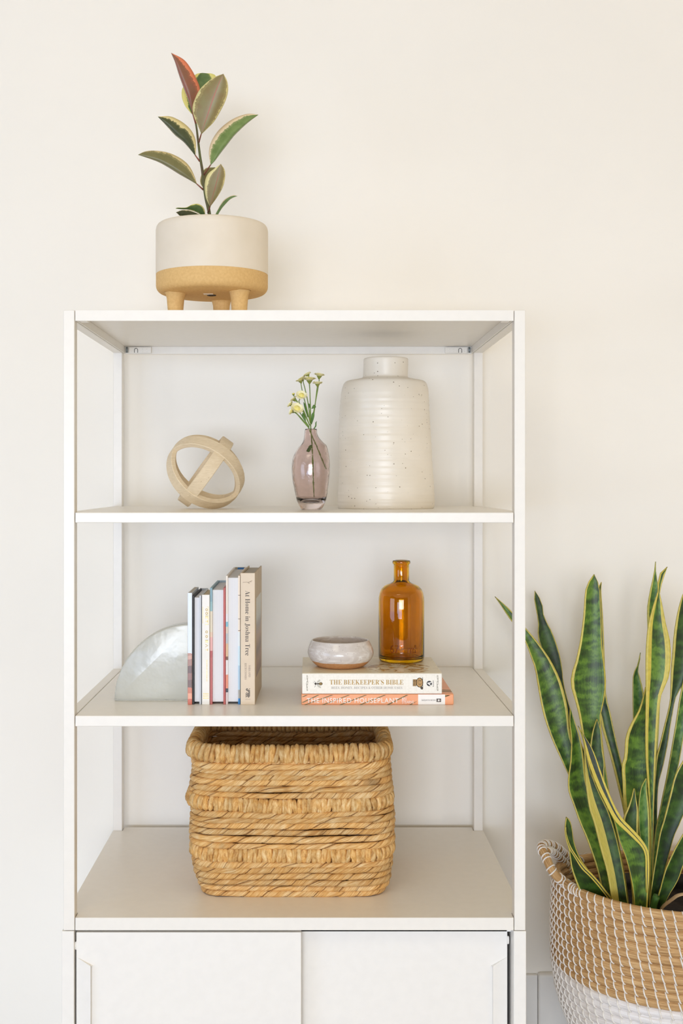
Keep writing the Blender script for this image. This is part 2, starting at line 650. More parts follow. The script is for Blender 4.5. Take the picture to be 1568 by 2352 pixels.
# ------------------------------------------------------------------ leaves
def leaf_mat(name, center1, center2, margin, rib=None, jag=0.35, scale=40, rough=0.42, coat=0.15):
    m = NT(name)
    uv = m.n('ShaderNodeUVMap', uv_map='UVMap').outputs['UV']
    s = m.sep(uv)
    info = m.n('ShaderNodeObjectInfo').outputs['Random']
    comb = m.n('ShaderNodeCombineXYZ')
    m.l(m.math('MULTIPLY', s[0], 0.35), comb.inputs[0])
    m.l(m.math('MULTIPLY', s[1], scale * 2.6), comb.inputs[1])
    m.l(m.math('MULTIPLY', info, 37.0), comb.inputs[2])
    nz = m.noise(comb.outputs[0], 1.6, 5, 0.75)
    au = m.math('ABSOLUTE', s[0])
    e = m.math('ADD', au, m.math('MULTIPLY', m.math('SUBTRACT', nz, 0.5), jag * 2))
    mask = m.math('GREATER_THAN', e, 0.98)
    v2 = m.coord('Object', (1, 1, 1))
    n2 = m.noise(v2, 70, 4)
    base = m.ramp(n2, [(0.35, lin(*center1)), (0.68, lin(*center2))])
    # grey-green intermediate patch close to the margin
    mid = m.math('GREATER_THAN', e, 0.80)
    base = m.mix(m.math('MULTIPLY', mid, 0.35), base, tuple(0.6 * a + 0.4 * b for a, b in zip(lin(*center2), lin(*margin))))
    col = m.mix(mask, base, lin(*margin))
    if rib:
        rm = m.math('LESS_THAN', au, 0.045)
        col = m.mix(rm, col, lin(*rib))
    # fine side veins
    w = m.n('ShaderNodeTexWave', wave_type='BANDS', bands_direction='Y')
    w.inputs['Scale'].default_value = 1.2
    w.inputs['Distortion'].default_value = 0.4
    cv = m.n('ShaderNodeCombineXYZ')
    m.l(m.math('SUBTRACT', m.math('MULTIPLY', s[1], 260.0), m.math('MULTIPLY', au, 3.0)), cv.inputs[1])
    m.l(cv.outputs[0], w.inputs['Vector'])
    m.bump(w.outputs['Fac'], 0.12, 0.0006)
    m.color(col)
    m.set(rough=rough, coat=coat, coat_rough=0.3)
    return m.m


def lerp(a, b, t):
    return a + (b - a) * t


def leaf(name, L, R, Yb, Yt, mat, parent, conv=None, n=30, mm=9, cup=0.10, slant=0.0, ml=(0.2, 0.2), mr=(0.2, 0.2), thick=0.0008, mid=None, base=(0, 0, 0), fold=0.0, wave=0.0, v0=0.0):
    """a blade between two outlines L and R (tip first, pixel points), with depth running from Yb at the base to Yt at the tip"""
    if conv:
        L = [conv(p) for p in L]
        R = [conv(p) for p in R]
        mid = [conv(p) for p in mid] if mid else None
    Lr = crom([Vector((p[0], p[1], 0)) for p in reversed(L)], n)
    Rr = crom([Vector((p[0], p[1], 0)) for p in reversed(R)], n)
    Mr = crom([Vector((p[0], p[1], 0)) for p in reversed(mid)], n) if mid else None
    rows, us, vs = [], [], []
    bs = Vector(base)
    v = v0
    prev = None
    rnd = random.random() * 50
    for i in range(n):
        t = i / (n - 1)
        Y = lerp(Yb, Yt, t)
        w = (Rr[i] - Lr[i]).length * (D0 + Y) / F
        mlt, mrt = lerp(ml[0], ml[1], t), lerp(mr[0], mr[1], t)
        row, ur = [], []
        for j in range(mm):
            s = -1 + 2 * j / (mm - 1)
            if Mr:
                q = Mr[i].lerp(Rr[i], s) if s >= 0 else Mr[i].lerp(Lr[i], -s)
            else:
                q = Lr[i].lerp(Rr[i], (s + 1) / 2)
            dy = cup * w * (s * s - 0.4) + slant * w * s + fold * w * (abs(s) - 0.5) + wave * w * math.sin(t * 9 + s * 1.2 + rnd)
            row.append(P(q.x, q.y, Y + dy) - bs)
            ur.append(s / (1 - mlt) if s < 0 else s / (1 - mrt))
        c = row[mm // 2]
        if prev is not None:
            v += (c - prev).length
        prev = c
        rows.append(row)
        us.append(ur)
        vs.append(v)
    m = MB()
    m.grid(rows, uv=lambda i, j: (us[i][j], vs[i]))
    me = m.mesh(name, fix=False)
    o = link(name, me, mat, parent, True)
    sd = o.modifiers.new('thickness', 'SOLIDIFY')
    sd.thickness = thick
    sd.offset = 0
    return o


# ------------------------------------------------------------------ rubber plant
cv1 = lambda p: (300 + p[0] / 4.612, 100 + p[1] / 4.612)
rp_base = Vector((P(483, 492, ptY).x, ptY, zr_ - 0.014))
plant = thing('rubber_plant', 'young variegated rubber plant with a coral red top leaf in the footed planter', 'plant', tuple(rp_base))
M['stem_green'] = plain('rubber_stem', (96, 104, 52), (84, 66, 44), 30, 0.55, stretch=(1, 1, 0.6))
M['petiole_red'] = plain('red_petiole', (150, 84, 66), (128, 78, 56), 40, 0.5)
M['lf_red'] = leaf_mat('leaf_coral', (134, 92, 68), (146, 88, 66), (226, 130, 92), (150, 74, 56), 0.45)
M['lf_under'] = leaf_mat('leaf_olive_underside', (140, 130, 82), (138, 118, 74), (232, 220, 156), (164, 90, 56), 0.28)
M['lf_dark'] = leaf_mat('leaf_dark_green', (66, 74, 44), (76, 84, 52), (226, 210, 150), None, 0.55)
M['lf_green'] = leaf_mat('leaf_mid_green', (104, 128, 68), (124, 146, 84), (236, 214, 176), None, 0.5)
M['lf_olive'] = leaf_mat('leaf_olive', (116, 112, 70), (126, 120, 76), (222, 204, 150), None, 0.3)
M['lf_back'] = leaf_mat('leaf_yellow_green', (74, 100, 56), (104, 128, 74), (226, 218, 130), None, 0.6)
kw = dict(conv=cv1, base=rp_base)
leaf('leaf', [(430, 100), (470, 195), (510, 325), (560, 465), (610, 595), (640, 690), (650, 722)],
     [(430, 100), (560, 170), (640, 270), (695, 375), (732, 480), (705, 570), (672, 650), (652, 724)], ptY - 0.01, ptY - 0.03, M['lf_red'], plant,
     mid=[(430, 100), (480, 200), (524, 330), (574, 465), (622, 595), (645, 690), (651, 723)], ml=(0.0, 0.0), mr=(0.1, 0.42), fold=0.25, **kw)
leaf('leaf', [(760, 312), (690, 326), (610, 400), (548, 475), (543, 570), (580, 665), (645, 745)],
     [(760, 312), (870, 322), (905, 365), (870, 490), (770, 640), (648, 747)], ptY + 0.012, ptY + 0.04, M['lf_back'], plant, ml=(0.35, 0.45), mr=(0.3, 0.4), cup=-0.1, **kw)
leaf('leaf', [(982, 322), (890, 355), (810, 410), (730, 490), (680, 590), (655, 680), (670, 770), (708, 860), (748, 955)],
     [(982, 322), (1022, 400), (1031, 500), (1002, 610), (942, 730), (880, 830), (812, 900), (753, 957)], ptY - 0.03, ptY - 0.055, M['lf_under'], plant,
     mid=[(982, 322), (928, 440), (872, 590), (822, 740), (776, 870), (750, 956)], ml=(0.1, 0.1), mr=(0.12, 0.12), cup=0.14, **kw)
leaf('leaf', [(290, 775), (380, 870), (470, 970), (560, 1042), (640, 1132), (680, 1182)],
     [(290, 775), (400, 770), (480, 795), (570, 850), (640, 920), (680, 1000), (691, 1080), (685, 1182)], ptY - 0.005, ptY - 0.04, M['lf_dark'], plant,
     mid=[(290, 775), (388, 856), (480, 955), (570, 1030), (645, 1125), (681, 1182)], ml=(0.12, 0.12), mr=(0.3, 0.34), fold=0.2, **kw)
leaf('leaf', [(80, 1178), (150, 1145), (240, 1135), (370, 1150), (480, 1190), (580, 1255), (640, 1330), (680, 1420), (700, 1485)],
     [(80, 1178), (160, 1205), (290, 1252), (400, 1312), (520, 1387), (620, 1442), (696, 1487)], ptY - 0.005, ptY - 0.03, M['lf_olive'], plant,
     mid=[(80, 1178), (160, 1196), (285, 1236), (400, 1295), (520, 1370), (620, 1432), (697, 1486)], ml=(0.28, 0.04), mr=(0.06, 0.06), fold=0.22, **kw)
leaf('leaf', [(1350, 755), (1250, 745), (1150, 770), (1050, 820), (950, 900), (880, 990), (840, 1080), (828, 1170), (845, 1282)],
     [(1350, 755), (1262, 820), (1182, 890), (1092, 980), (1022, 1070), (952, 1160), (892, 1240), (849, 1285)], ptY - 0.02, ptY + 0.0, M['lf_green'], plant,
     mid=[(1350, 755), (1258, 806), (1174, 878), (1082, 970), (1010, 1062), (940, 1156), (884, 1240), (848, 1284)], ml=(0.16, 0.36), mr=(0.02, 0.02), fold=0.22, **kw)
leaf('leaf', [(955, 1275), (880, 1330), (820, 1380), (790, 1450), (784, 1540), (800, 1640), (838, 1725)],
     [(955, 1275), (995, 1340), (999, 1420), (975, 1520), (920, 1620), (843, 1727)], ptY - 0.035, ptY - 0.06, M['lf_under'], plant,
     mid=[(955, 1275), (922, 1420), (882, 1570), (840, 1726)], ml=(0.16, 0.4), mr=(0.08, 0.12), cup=0.12, **kw)
leaf('leaf', [(895, 1312), (790, 1325), (742, 1410), (738, 1480), (765, 1525)], [(895, 1312), (862, 1370), (812, 1440), (768, 1527)], ptY + 0.015, ptY + 0.045, M['lf_olive'], plant,
     ml=(0.2, 0.05), mr=(0.05, 0.05), **kw)
leaf('leaf', [(1130, 1615), (1080, 1608), (1000, 1648), (950, 1710), (900, 1805), (870, 1870)], [(1130, 1615), (1060, 1647), (1003, 1702), (962, 1752), (926, 1810), (890, 1876)],
     ptY + 0.0, ptY - 0.03, M['lf_green'], plant, ml=(0.05, 0.5), mr=(0.05, 0.05), **kw)
leaf('leaf', [(478, 1745), (500, 1738), (590, 1735), (650, 1705), (720, 1700), (775, 1745), (790, 1830)], [(478, 1750), (540, 1755), (600, 1758), (680, 1780), (730, 1805), (775, 1840)],
     ptY - 0.005, ptY - 0.05, M['lf_back'], plant, ml=(0.25, 0.3), mr=(0.1, 0.1), **kw)
leaf('leaf', [(480, 1788), (530, 1768), (580, 1764), (640, 1774), (740, 1815)], [(480, 1790), (500, 1805), (525, 1825), (620, 1835), (735, 1838)],
     ptY - 0.01, ptY - 0.06, M['lf_dark'], plant, ml=(0.1, 0.1), mr=(0.05, 0.05), **kw)
st = [P(*cv1(p), ptY) - rp_base for p in [(845, 1850), (832, 1800), (800, 1650), (785, 1560), (770, 1450), (758, 1340), (735, 1200), (715, 1040), (692, 860), (655, 720)]]
st[0] = Vector((0.0, 0, -0.004))
pts = crom(st, 40)
MB().tube(pts, [lerp(0.0038, 0.0016, i / 39) for i in range(40)], 10).build('stem', M['stem_green'], plant, True)
for a_, b_, y_ in (((748, 955), (722, 1045), -0.03), ((682, 1182), (732, 1248), -0.005), ((698, 1486), (770, 1550), -0.005), ((847, 1284), (775, 1392), -0.02), ((841, 1725), (818, 1790), -0.035), ((650, 720), (690, 850), -0.01), ((768, 1526), (778, 1545), 0.015)):
    p0, p1 = P(*cv1(a_), ptY + y_) - rp_base, P(*cv1(b_), ptY) - rp_base
    MB().tube([p0, p0.lerp(p1, 0.5), p1], [0.0011, 0.0014, 0.0018], 8).build('petiole', M['petiole_red'], plant, True)

# ------------------------------------------------------------------ wooden ring sphere
kY = 0.285
ks = F / (D0 + kY)
kR = 91.5 / ks
kc = P(472, 1087, kY)
M['ash_wood'] = None
mm_ = NT('bleached_wood')
v = mm_.coord('Object', (1, 1, 1))
w = mm_.noise(mm_.coord('Object', (30, 30, 160)), 3, 5, 0.6)
f2 = mm_.noise(v, 260, 2)
c1 = mm_.ramp(w, [(0.3, lin(234, 216, 186)), (0.7, lin(220, 200, 166))])
mm_.color(mm_.mix(mm_.math('GREATER_THAN', f2, 0.74), c1, lin(176, 146, 106)))
mm_.set(rough=0.6)
mm_.bump(w, 0.15, 0.0005)
M['ash_wood'] = mm_.m
d1 = Vector((0.585, 0.0, 0.811)).normalized()
tw = Vector((0, -1, 0))
d2 = tw.cross(d1).normalized()
q6 = Matrix.Rotation(math.radians(7), 3, d1)
tw, d2 = q6 @ tw, q6 @ d2
a45 = (tw * math.cos(math.radians(44)) + d1 * math.sin(math.radians(44))).normalized()
c45 = (tw * math.cos(math.radians(46)) - d1 * math.sin(math.radians(46))).normalized()
knot = thing('ring_sphere', 'bleached wooden sphere of three interlocking rings on the upper shelf', 'ornament', (kc.x, kY, Z2T))
zs = kc.z - Z2T
lowest = 1e9
for (e1, e2, ro) in ((tw, d1, kR * 0.985), (a45, d2, kR * 1.003), (c45, d2, kR * 1.0)):
    ax = e1.cross(e2).normalized()
    th, hw = 0.0095, 0.0125
    rows = []
    N = 96
    for i in range(N):
        a = 2 * PI * i / N
        dr_ = e1 * math.cos(a) + e2 * math.sin(a)
        ring = []
        for (rr, aa) in ((ro, -hw + 0.001), (ro, hw - 0.001), (ro - 0.001, hw), (ro - th + 0.001, hw), (ro - th, hw - 0.001), (ro - th, -hw + 0.001), (ro - th + 0.001, -hw), (ro - 0.001, -hw)):
            p = dr_ * rr + ax * aa
            lowest = min(lowest, p.z)
            ring.append(p)
        rows.append(ring)
    m = MB()
    m.grid(rows, closed_u=True, closed_v=True)
    m.build('ring', M['ash_wood'], knot, angle=40)
for ch in knot.children:
    ch.location.z = -lowest + 0.0002

# ------------------------------------------------------------------ pink glass bud vase
vY = 0.195
vs = F / (D0 + vY)
vcx = 640 + 497 / 6.72
vc = P(vcx, 1100, vY)
vase = thing('bud_vase', 'small rose tinted bubbled glass bud vase beside the tall speckled vase', 'vase', (vc.x, vY, Z2T))
ring = [(2238, 497, 128), (2225, 500, 158), (2190, 505, 182), (2100, 503, 222), (2000, 502, 247), (1900, 497, 263), (1800, 493, 279), (1700, 494, 291), (1600, 493, 294), (1500, 495, 290), (1400, 502, 273), (1300, 520, 236),
        (1240, 532, 200), (1190, 522, 158), (1130, 505, 120), (1060, 494, 98), (1010, 496, 94), (995, 497, 92)]
k_ = 1 / 6.72 / vs
zb0 = 2238
out = crom([(r * k_, (zb0 - y) * k_, (cx - 497) * k_) for (y, cx, r) in ring], 60)
inn = [p for p in out if p[1] > 0.016]
m = MB()
pr = [(max(p[0], 0.001), p[1]) for p in out]
sh = [(p[2], 0) for p in out]
wt = 0.0028
pin = [(max(p[0] - wt * (1.0 if p[1] < 0.12 else 0.8), 0.001), p[1]) for p in inn]
shin = [(p[2], 0) for p in inn]
pin[0] = (pin[0][0] * 0.72, 0.0162)
pin[1] = (pin[1][0] * 0.9, max(pin[1][1], 0.0185))
full = [(0.001, 0.0006), (pr[0][0] * 0.7, 0.0003)] + pr + [(pr[-1][0] - 0.0012, pr[-1][1] + 0.0006)] + list(reversed(pin)) + [(0.001, 0.0145)]
fsh = [(0, 0), (0, 0)] + sh + [sh[-1]] + list(reversed(shin)) + [(0, 0)]
m.lathe(full, 56, shift=fsh, close_bottom=True, close_top=True)


def glass(name, col, rough=0.0, ior=1.46, bump=0.0, bscale=60, bdist=0.0008, trans=1.0):
    g = NT(name)
    v = g.coord('Object')
    f = g.noise(v, bscale, 3)
    c = lin(*col)
    c2 = tuple(x * 0.97 for x in c[:3]) + (1,)
    g.color(g.ramp(f, [(0.4, c), (0.6, c2)]))
    g.set(rough=rough, ior=ior, trans=trans)
    if bump:
        g.bump(f, bump, bdist)
    return g.m


M['glass_pink'] = glass('rose_glass', (243, 228, 223), 0.0, 1.45, 0.5, 130, 0.0009)
m.build('glass_body', M['glass_pink'], vase, True)

# ------------------------------------------------------------------ flower sprays in the bud vase
cv2 = lambda p: (655 + p[0] / 15.68, 850 + p[1] / 15.68)
M['fl_stem'] = plain('flower_stem', (122, 146, 60), (104, 132, 56), 60, 0.6)
M['fl_leaf'] = plain('flower_leaf', (84, 122, 42), (66, 104, 34), 80, 0.6)
M['fl_petal'] = plain('cream_petals', (253, 249, 216), (250, 244, 200), 200, 0.7, sss=0.0)
M['fl_eye'] = plain('yellow_florets', (246, 236, 150), (236, 222, 116), 300, 0.8, 0.3)
M['fl_calyx'] = plain('green_calyx', (146, 150, 66), (122, 132, 54), 120, 0.6)


def flower(parent, base, p, dep, size, tip, bud=False):
    """button daisy: calyx cone, yellow eye and a collar of petals; tip = axis direction"""
    c = P(*cv2(p), vY + dep) - base
    ax = Vector(tip).normalized()
    R_ = size / 15.68 / vs * 0.58
    rot = ax.to_track_quat('Z', 'Y')
    m = MB()
    hc = R_ * 0.85
    m.lathe([(0.0009, -hc), (R_ * 0.26, -hc * 0.7), (R_ * 0.5, -hc * 0.3), (R_ * 0.62, 0.0), (R_ * 0.4, 0.0005)], 14, close_bottom=True, close_top=True)
    h = m.build('flower_head', M['fl_calyx'], parent, True)
    h.location = c
    h.rotation_mode = 'QUATERNION'
    h.rotation_quaternion = rot
    m = MB()
    er = R_ * (0.66 if not bud else 0.62)
    m.lathe([(er, 0.0002), (er * 1.02, er * 0.22), (er * 0.8, er * 0.5), (er * 0.35, er * 0.66), (0.0002, er * 0.7)], 14, close_bottom=True)
    m.build('flower_eye', M['fl_eye'], h, True)
    if not bud:
        m = MB()
        for layer, (N, r1, up) in enumerate(((14, 1.22, 0.30), (11, 1.02, 0.62))):
            for i in range(N):
                a = 2 * PI * (i + 0.5 * layer) / N + random.uniform(-0.1, 0.1)
                dr_ = Vector((math.cos(a), math.sin(a), 0))
                tg = Vector((-math.sin(a), math.cos(a), 0))
                lift = (up + random.uniform(-0.12, 0.12)) * R_
                wd = R_ * 0.28
                rows = []
                for t, wf in ((0.40, 0.6), (0.66 * r1, 1.0), (0.88 * r1, 1.0), (r1, 0.5)):
                    q = dr_ * (R_ * t) + Vector((0, 0, lift * (t - 0.3) + R_ * 0.05))
                    rows.append([q - tg * wd * wf, q - Vector((0, 0, R_ * 0.05)), q + tg * wd * wf])
                m.grid(rows)
                m.grid([[(x - Vector((0, 0, R_ * 0.10))) for x in r] for r in rows])
        m.build('petals', M['fl_petal'], h, True, fix=False)
    return c - ax * hc


def sleaf(parent, base, L, R, dep, d2=0.0):
    leaf('leaf', L, R, vY + dep, vY + dep + d2, M['fl_leaf'], parent, conv=cv2, n=8, mm=5, base=base, thick=0.0005)


def stem(parent, base, pts, deps, r0=0.0011, r1=0.0008):
    q = [P(*cv2(p), vY + d) - base for p, d in zip(pts, deps)]
    c = crom(q, 16)
    MB().tube(c, [lerp(r0, r1, i / 15) for i in range(16)], 7).build('stem', M['fl_stem'], parent, True)


mouthz = Z2T + (zb0 - 995) * k_
for which in (0, 1):
    base = Vector((vc.x, vY, Z2T + 0.0168))
    if which == 0:
        sp = thing('daisy_spray', 'left leaning spray of cream button daisies in the rose glass vase', 'flower', tuple(base), group='daisy sprays in the rose glass vase')
        low = P(640 + 745 / 6.72 - 2, 840 + 1600 / 6.72, vY)
        neck = P(640 + 520 / 6.72, 840 + 1100 / 6.72, vY)
        c = crom([low - base, low.lerp(neck, 0.5) - base, neck - base, P(*cv2((880, 2170)), vY) - base, P(*cv2((800, 2000)), vY) - base], 18)
        MB().tube(c, 0.0011, 7).build('stem', M['fl_stem'], sp, True)
        heads = [((185, 1240), 0.0, 190, (-0.7, -0.3, 0.65), False, [(185, 1240), (300, 1450), (560, 1720), (800, 2000)]),
                 ((230, 1490), -0.006, 200, (-0.8, -0.4, 0.45), False, [(230, 1490), (400, 1570), (600, 1800), (820, 2050)]),
                 ((290, 860), 0.004, 150, (-0.2, -0.3, 0.93), True, [(290, 880), (360, 1020), (600, 1420), (860, 1950)]),
                 ((300, 1050), 0.0, 200, (-0.6, -0.1, 0.8), False, [(300, 1060), (420, 1140), (640, 1420), (760, 1720), (880, 2000)]),
                 ((580, 920), -0.008, 290, (0.1, -0.75, 0.65), False, [(580, 960), (490, 1130), (600, 1350), (720, 1600), (880, 2000)]),
                 ((420, 1390), -0.01, 330, (0.25, -0.75, 0.6), False, [(420, 1430), (520, 1530), (680, 1780), (860, 2060)])]
        for p, dep, size, tip, bud, path in heads:
            flower(sp, base, p, dep, size, tip, bud)
            stem(sp, base, list(reversed(path)), [0.0] * (len(path) - 1) + [dep])
        sleaf(sp, base, [(620, 1550), (600, 1620), (640, 1740), (720, 1830)], [(650, 1550), (690, 1620), (730, 1740), (740, 1830)], -0.006)
        sleaf(sp, base, [(650, 1150), (680, 1330), (730, 1500), (800, 1700)], [(655, 1150), (740, 1270), (780, 1480), (830, 1700)], 0.004)
    else:
        sp = thing('daisy_spray', 'upright taller spray of cream button daisies in the rose glass vase', 'flower', tuple(base), group='daisy sprays in the rose glass vase')
        c = crom([P(640 + 545 / 6.72, 840 + 2050 / 6.72, vY) - base, P(640 + 530 / 6.72, 840 + 1700 / 6.72, vY) - base, P(640 + 517 / 6.72, 840 + 1300 / 6.72, vY) - base, P(*cv2((920, 2170)), vY + 0.003) - base, P(*cv2((910, 1900)), vY + 0.003) - base], 22)
        c[0].z = max(c[0].z, 0.0012)
        MB().tube(c, 0.0011, 7).build('stem', M['fl_stem'], sp, True)
        heads = [((870, 350), 0.0, 330, (0.0, -0.25, 0.97), False, [(870, 400), (890, 900), (905, 1400), (910, 1900)]),
                 ((800, 165), 0.012, 210, (-0.45, 0.1, 0.88), False, [(830, 230), (850, 350), (890, 900), (910, 1900)]),
                 ((540, 380), 0.004, 230, (-0.35, -0.2, 0.9), False, [(560, 460), (620, 800), (760, 1350), (900, 1900)]),
                 ((600, 310), 0.012, 220, (-0.5, -0.1, 0.85), False, [(630, 380), (720, 720), (820, 1200), (900, 1800)]),
                 ((1225, 200), 0.004, 280, (0.12, -0.2, 0.97), False, [(1225, 270), (1200, 520), (1080, 1180), (940, 1950)]),
                 ((1160, 490), -0.006, 260, (0.0, -0.2, 0.98), False, [(1160, 520), (1130, 750), (1040, 1500), (930, 1950)])]
        for p, dep, size, tip, bud, path in heads:
            flower(sp, base, p, dep, size, tip, bud)
            stem(sp, base, list(reversed(path)), [0.003] * (len(path) - 1) + [dep])
        sleaf(sp, base, [(1030, 1500), (950, 1580), (930, 1720), (930, 1950)], [(1030, 1500), (1050, 1620), (1010, 1800), (950, 1950)], -0.004)
        sleaf(sp, base, [(1130, 1830), (1080, 1900), (1075, 2000), (1000, 2130)], [(1130, 1830), (1120, 1920), (1115, 2020), (1030, 2140)], -0.004)
        sleaf(sp, base, [(1020, 1240), (980, 1300), (940, 1390)], [(1020, 1240), (1105, 1335), (950, 1400)], 0.0)
        sleaf(sp, base, [(850, 1200), (820, 1260), (880, 1380)], [(850, 1200), (880, 1240), (890, 1380)], 0.004)
        lp = P(640 + 425 / 6.72, 840 + 1330 / 6.72, vY)
        leaf('leaf', [(425, 1330), (440, 1290), (480, 1240), (515, 1235)], [(425, 1330), (470, 1330), (500, 1290), (516, 1245)], vY, vY - 0.003, M['fl_leaf'], sp, conv=lambda p: (640 + p[0] / 6.72, 840 + p[1] / 6.72), n=8, mm=5, base=base, thick=0.0005)

# ------------------------------------------------------------------ tall speckled vase
wY = 0.325
ws = F / (D0 + wY)
wc = P(760 + 750 / 6.03, 1100, wY)
jar = thing('speckled_vase', 'tall white speckled stoneware vase with a short wide neck', 'vase', (wc.x, wY, Z2T))
kk = 1 / 6.03 / ws
ybase = 2222
raw = [(2222, 655), (2205, 664), (2170, 673), (2100, 672), (1900, 661), (1600, 645), (1300, 640), (1000, 628), (700, 610), (580, 597), (520, 580), (490, 566), (470, 545), (458, 510), (445, 440), (430, 370), (418, 325), (405, 312), (390, 309), (300, 309), (200, 309), (165, 307), (150, 300)]
pp = crom([(r * kk, (ybase - y) * kk, 0) for y, r in raw], 150)
prof = []
for p in pp:
    z = p[1]
    rg = 0.0003 * math.sin(z * 2 * PI / 0.0125) + 0.0002 * math.sin(z * 2 * PI / 0.0071 + 1.0) if z < 0.29 * 0.78 else 0
    prof.append((p[0] + rg, max(z, 0.0)))
prof = [(0.02, 0.0012), (prof[0][0] - 0.004, 0.0)] + prof
rt, ztp = prof[-1]
prof += [(rt - 0.003, ztp + 0.0008), (rt - 0.006, ztp - 0.001), (rt - 0.007, ztp - 0.02), (rt - 0.008, ztp - 0.045)]
sh = [(0.0016 * math.sin(z * 22 + 0.7), 0) for r, z in prof]


def speckled(name, base1, base2, dots, dens=150, thr=0.10, rough=0.4, coat=0.1):
    m = NT(name)
    v = m.coord('Object')
    n = m.noise(v, 14, 3)
    b = m.ramp(n, [(0.35, lin(*base1)), (0.65, lin(*base2))])
    vo = m.n('ShaderNodeTexVoronoi')
    vo.inputs['Scale'].default_value = dens
    m.l(v, vo.inputs['Vector'])
    d = vo.outputs['Distance']
    sz = m.sep(vo.outputs['Color'])[0]
    small = m.math('LESS_THAN', d, m.math('MULTIPLY', m.math('POWER', sz, 3.0), thr * 2.0))
    vis = m.math('GREATER_THAN', m.sep(vo.outputs['Color'])[1], 0.35)
    col = m.mix(m.math('MULTIPLY', m.math('MULTIPLY', small, vis), 0.8), b, lin(*dots))
    m.color(col)
    m.set(rough=rough, coat=coat, coat_rough=0.25)
    return m.m


M['speckle_white'] = speckled('speckled_glaze', (240, 232, 218), (234, 225, 209), (112, 92, 62), 175, 0.115, 0.38, 0.15)
m = MB()
m.lathe(prof, 96, shift=sh, close_bottom=True)
m.build('vase_body', M['speckle_white'], jar, True)

# ------------------------------------------------------------------ books standing on the middle shelf
bY = 0.107
PXB = F / (D0 + bY)
bX = lambda x: (x - VX) / PXB
M['paper'] = plain('page_edges', (238, 238, 240), (222, 222, 228), 6, 0.85, 0.25, stretch=(900, 0.5, 0.5), bdist=0.0004)
M['paper_top'] = plain('page_edges_warm', (206, 200, 190), (196, 189, 178), 6, 0.85, 0.2, stretch=(600, 1, 1), bdist=0.0004)


def z_ramp(name, stops, zscale, jag=0.0, rough=0.5, nscale=40, interp='CONSTANT'):
    """printed cover: colour bands by height (object z / zscale), ragged by noise"""
    m = NT(name)
    v = m.coord('Object')
    z = m.math('DIVIDE', m.sep(v)[2], zscale)
    n = m.noise(v, nscale, 4, 0.6)
    z = m.math('ADD', z, m.math('MULTIPLY', m.math('SUBTRACT', n, 0.5), jag))
    m.color(m.ramp(z, [(p, lin(*c)) for p, c in stops], interp))
    m.set(rough=rough)
    return m.m


def hardback(name, label, x0, x1, h, d, spine_front, mats, yaw=0.0, ct=0.0024, y0=None, rec=0.0035, paper=None):
    """standing book: two boards, spine and page block. mats: (left board, right board, spine)"""
    y0 = bY if y0 is None else y0
    X0, X1 = bX(x0), bX(x1)
    w = X1 - X0
    t = thing(name, label, 'book', ((X0 + X1) / 2, y0, Z3T), yaw, 'books standing on the middle shelf')
    bx('left_board', (-w / 2, 0, 0), (-w / 2 + ct, d, h), mats[0], t, 0.0005, 1)
    bx('right_board', (w / 2 - ct, 0, 0), (w / 2, d, h), mats[1], t, 0.0005, 1)
    if spine_front:
        bx('spine', (-w / 2 + 0.0001, -0.0022, 0), (w / 2 - 0.0001, -0.0001, h), mats[2], t, 0.0008, 2)
        lo, hi = (-w / 2 + ct, 0.0, rec), (w / 2 - ct, d - rec, h - rec)
    else:
        bx('spine', (-w / 2 + 0.0001, d + 0.0001, 0), (w / 2 - 0.0001, d + 0.0022, h), mats[2], t, 0.0008, 2)
        lo, hi = (-w / 2 + ct, rec, rec), (w / 2 - ct, d, h - rec)
    bx('page_block', lo, hi, paper or M['paper'], t, 0.0003, 1)
    return t, w


M['cv_black'] = plain('black_cloth_cover', (58, 58, 60), (48, 48, 50), 200, 0.6)
M['cv_grey'] = plain('grey_cover', (206, 210, 216), (198, 202, 208), 40, 0.5)
M['cv_white'] = plain('white_cover', (243, 240, 234), (239, 236, 230), 40, 0.45)
M['cv_red'] = plain('red_cover', (192, 98, 92), (182, 90, 86), 40, 0.5)
M['cv_beige'] = plain('beige_cover', (226, 208, 184), (222, 203, 178), 30, 0.5)
M['cv_beige_dark'] = plain('beige_cover_side', (206, 186, 152), (198, 176, 142), 30, 0.5)
M['ink'] = plain('dark_ink', (88, 78, 72), (80, 70, 66), 100, 0.6)
M['ink_light'] = plain('grey_ink', (176, 158, 142), (168, 150, 134), 100, 0.6)
M['gold'] = plain('gold_foil', (232, 206, 128), (214, 184, 96), 120, 0.4, metal=0.3)
M['white_ink'] = plain('white_ink', (250, 246, 242), (246, 242, 238), 50, 0.5)

M['sp1'] = z_ramp('landscape_spine', [(0.0, (206, 110, 88)), (0.05, (236, 168, 140)), (0.10, (206, 128, 104)), (0.15, (120, 94, 90)), (0.22, (150, 112, 106)), (0.28, (112, 88, 86)), (0.34, (168, 128, 118)),
                                      (0.40, (206, 162, 148)), (0.44, (188, 142, 130)), (0.46, (222, 232, 246))], 0.204, 0.05, 0.35, 90)
t1, w1 = hardback('travel_book', 'slim book with a pale blue and red rock landscape spine beside the glass bookend', 431, 441.3, 0.2035, 0.125, True, (M['cv_white'], M['cv_grey'], M['sp1']), ct=0.0014, rec=0.0005, paper=M['paper_top'])
t2, w2 = hardback('slim_hardback', 'slim hardback with a black cover and its page edges facing out', 441.8, 461.8, 0.1985, 0.150, False, (M['cv_black'], M['cv_grey'], M['cv_grey']), ct=0.0034, rec=0.0042)
bx('endpaper', (w2 / 2 + 0.0001, 0.001, 0.0), (w2 / 2 + 0.0016, 0.14, 0.197), M['cv_black'], t2, 0)
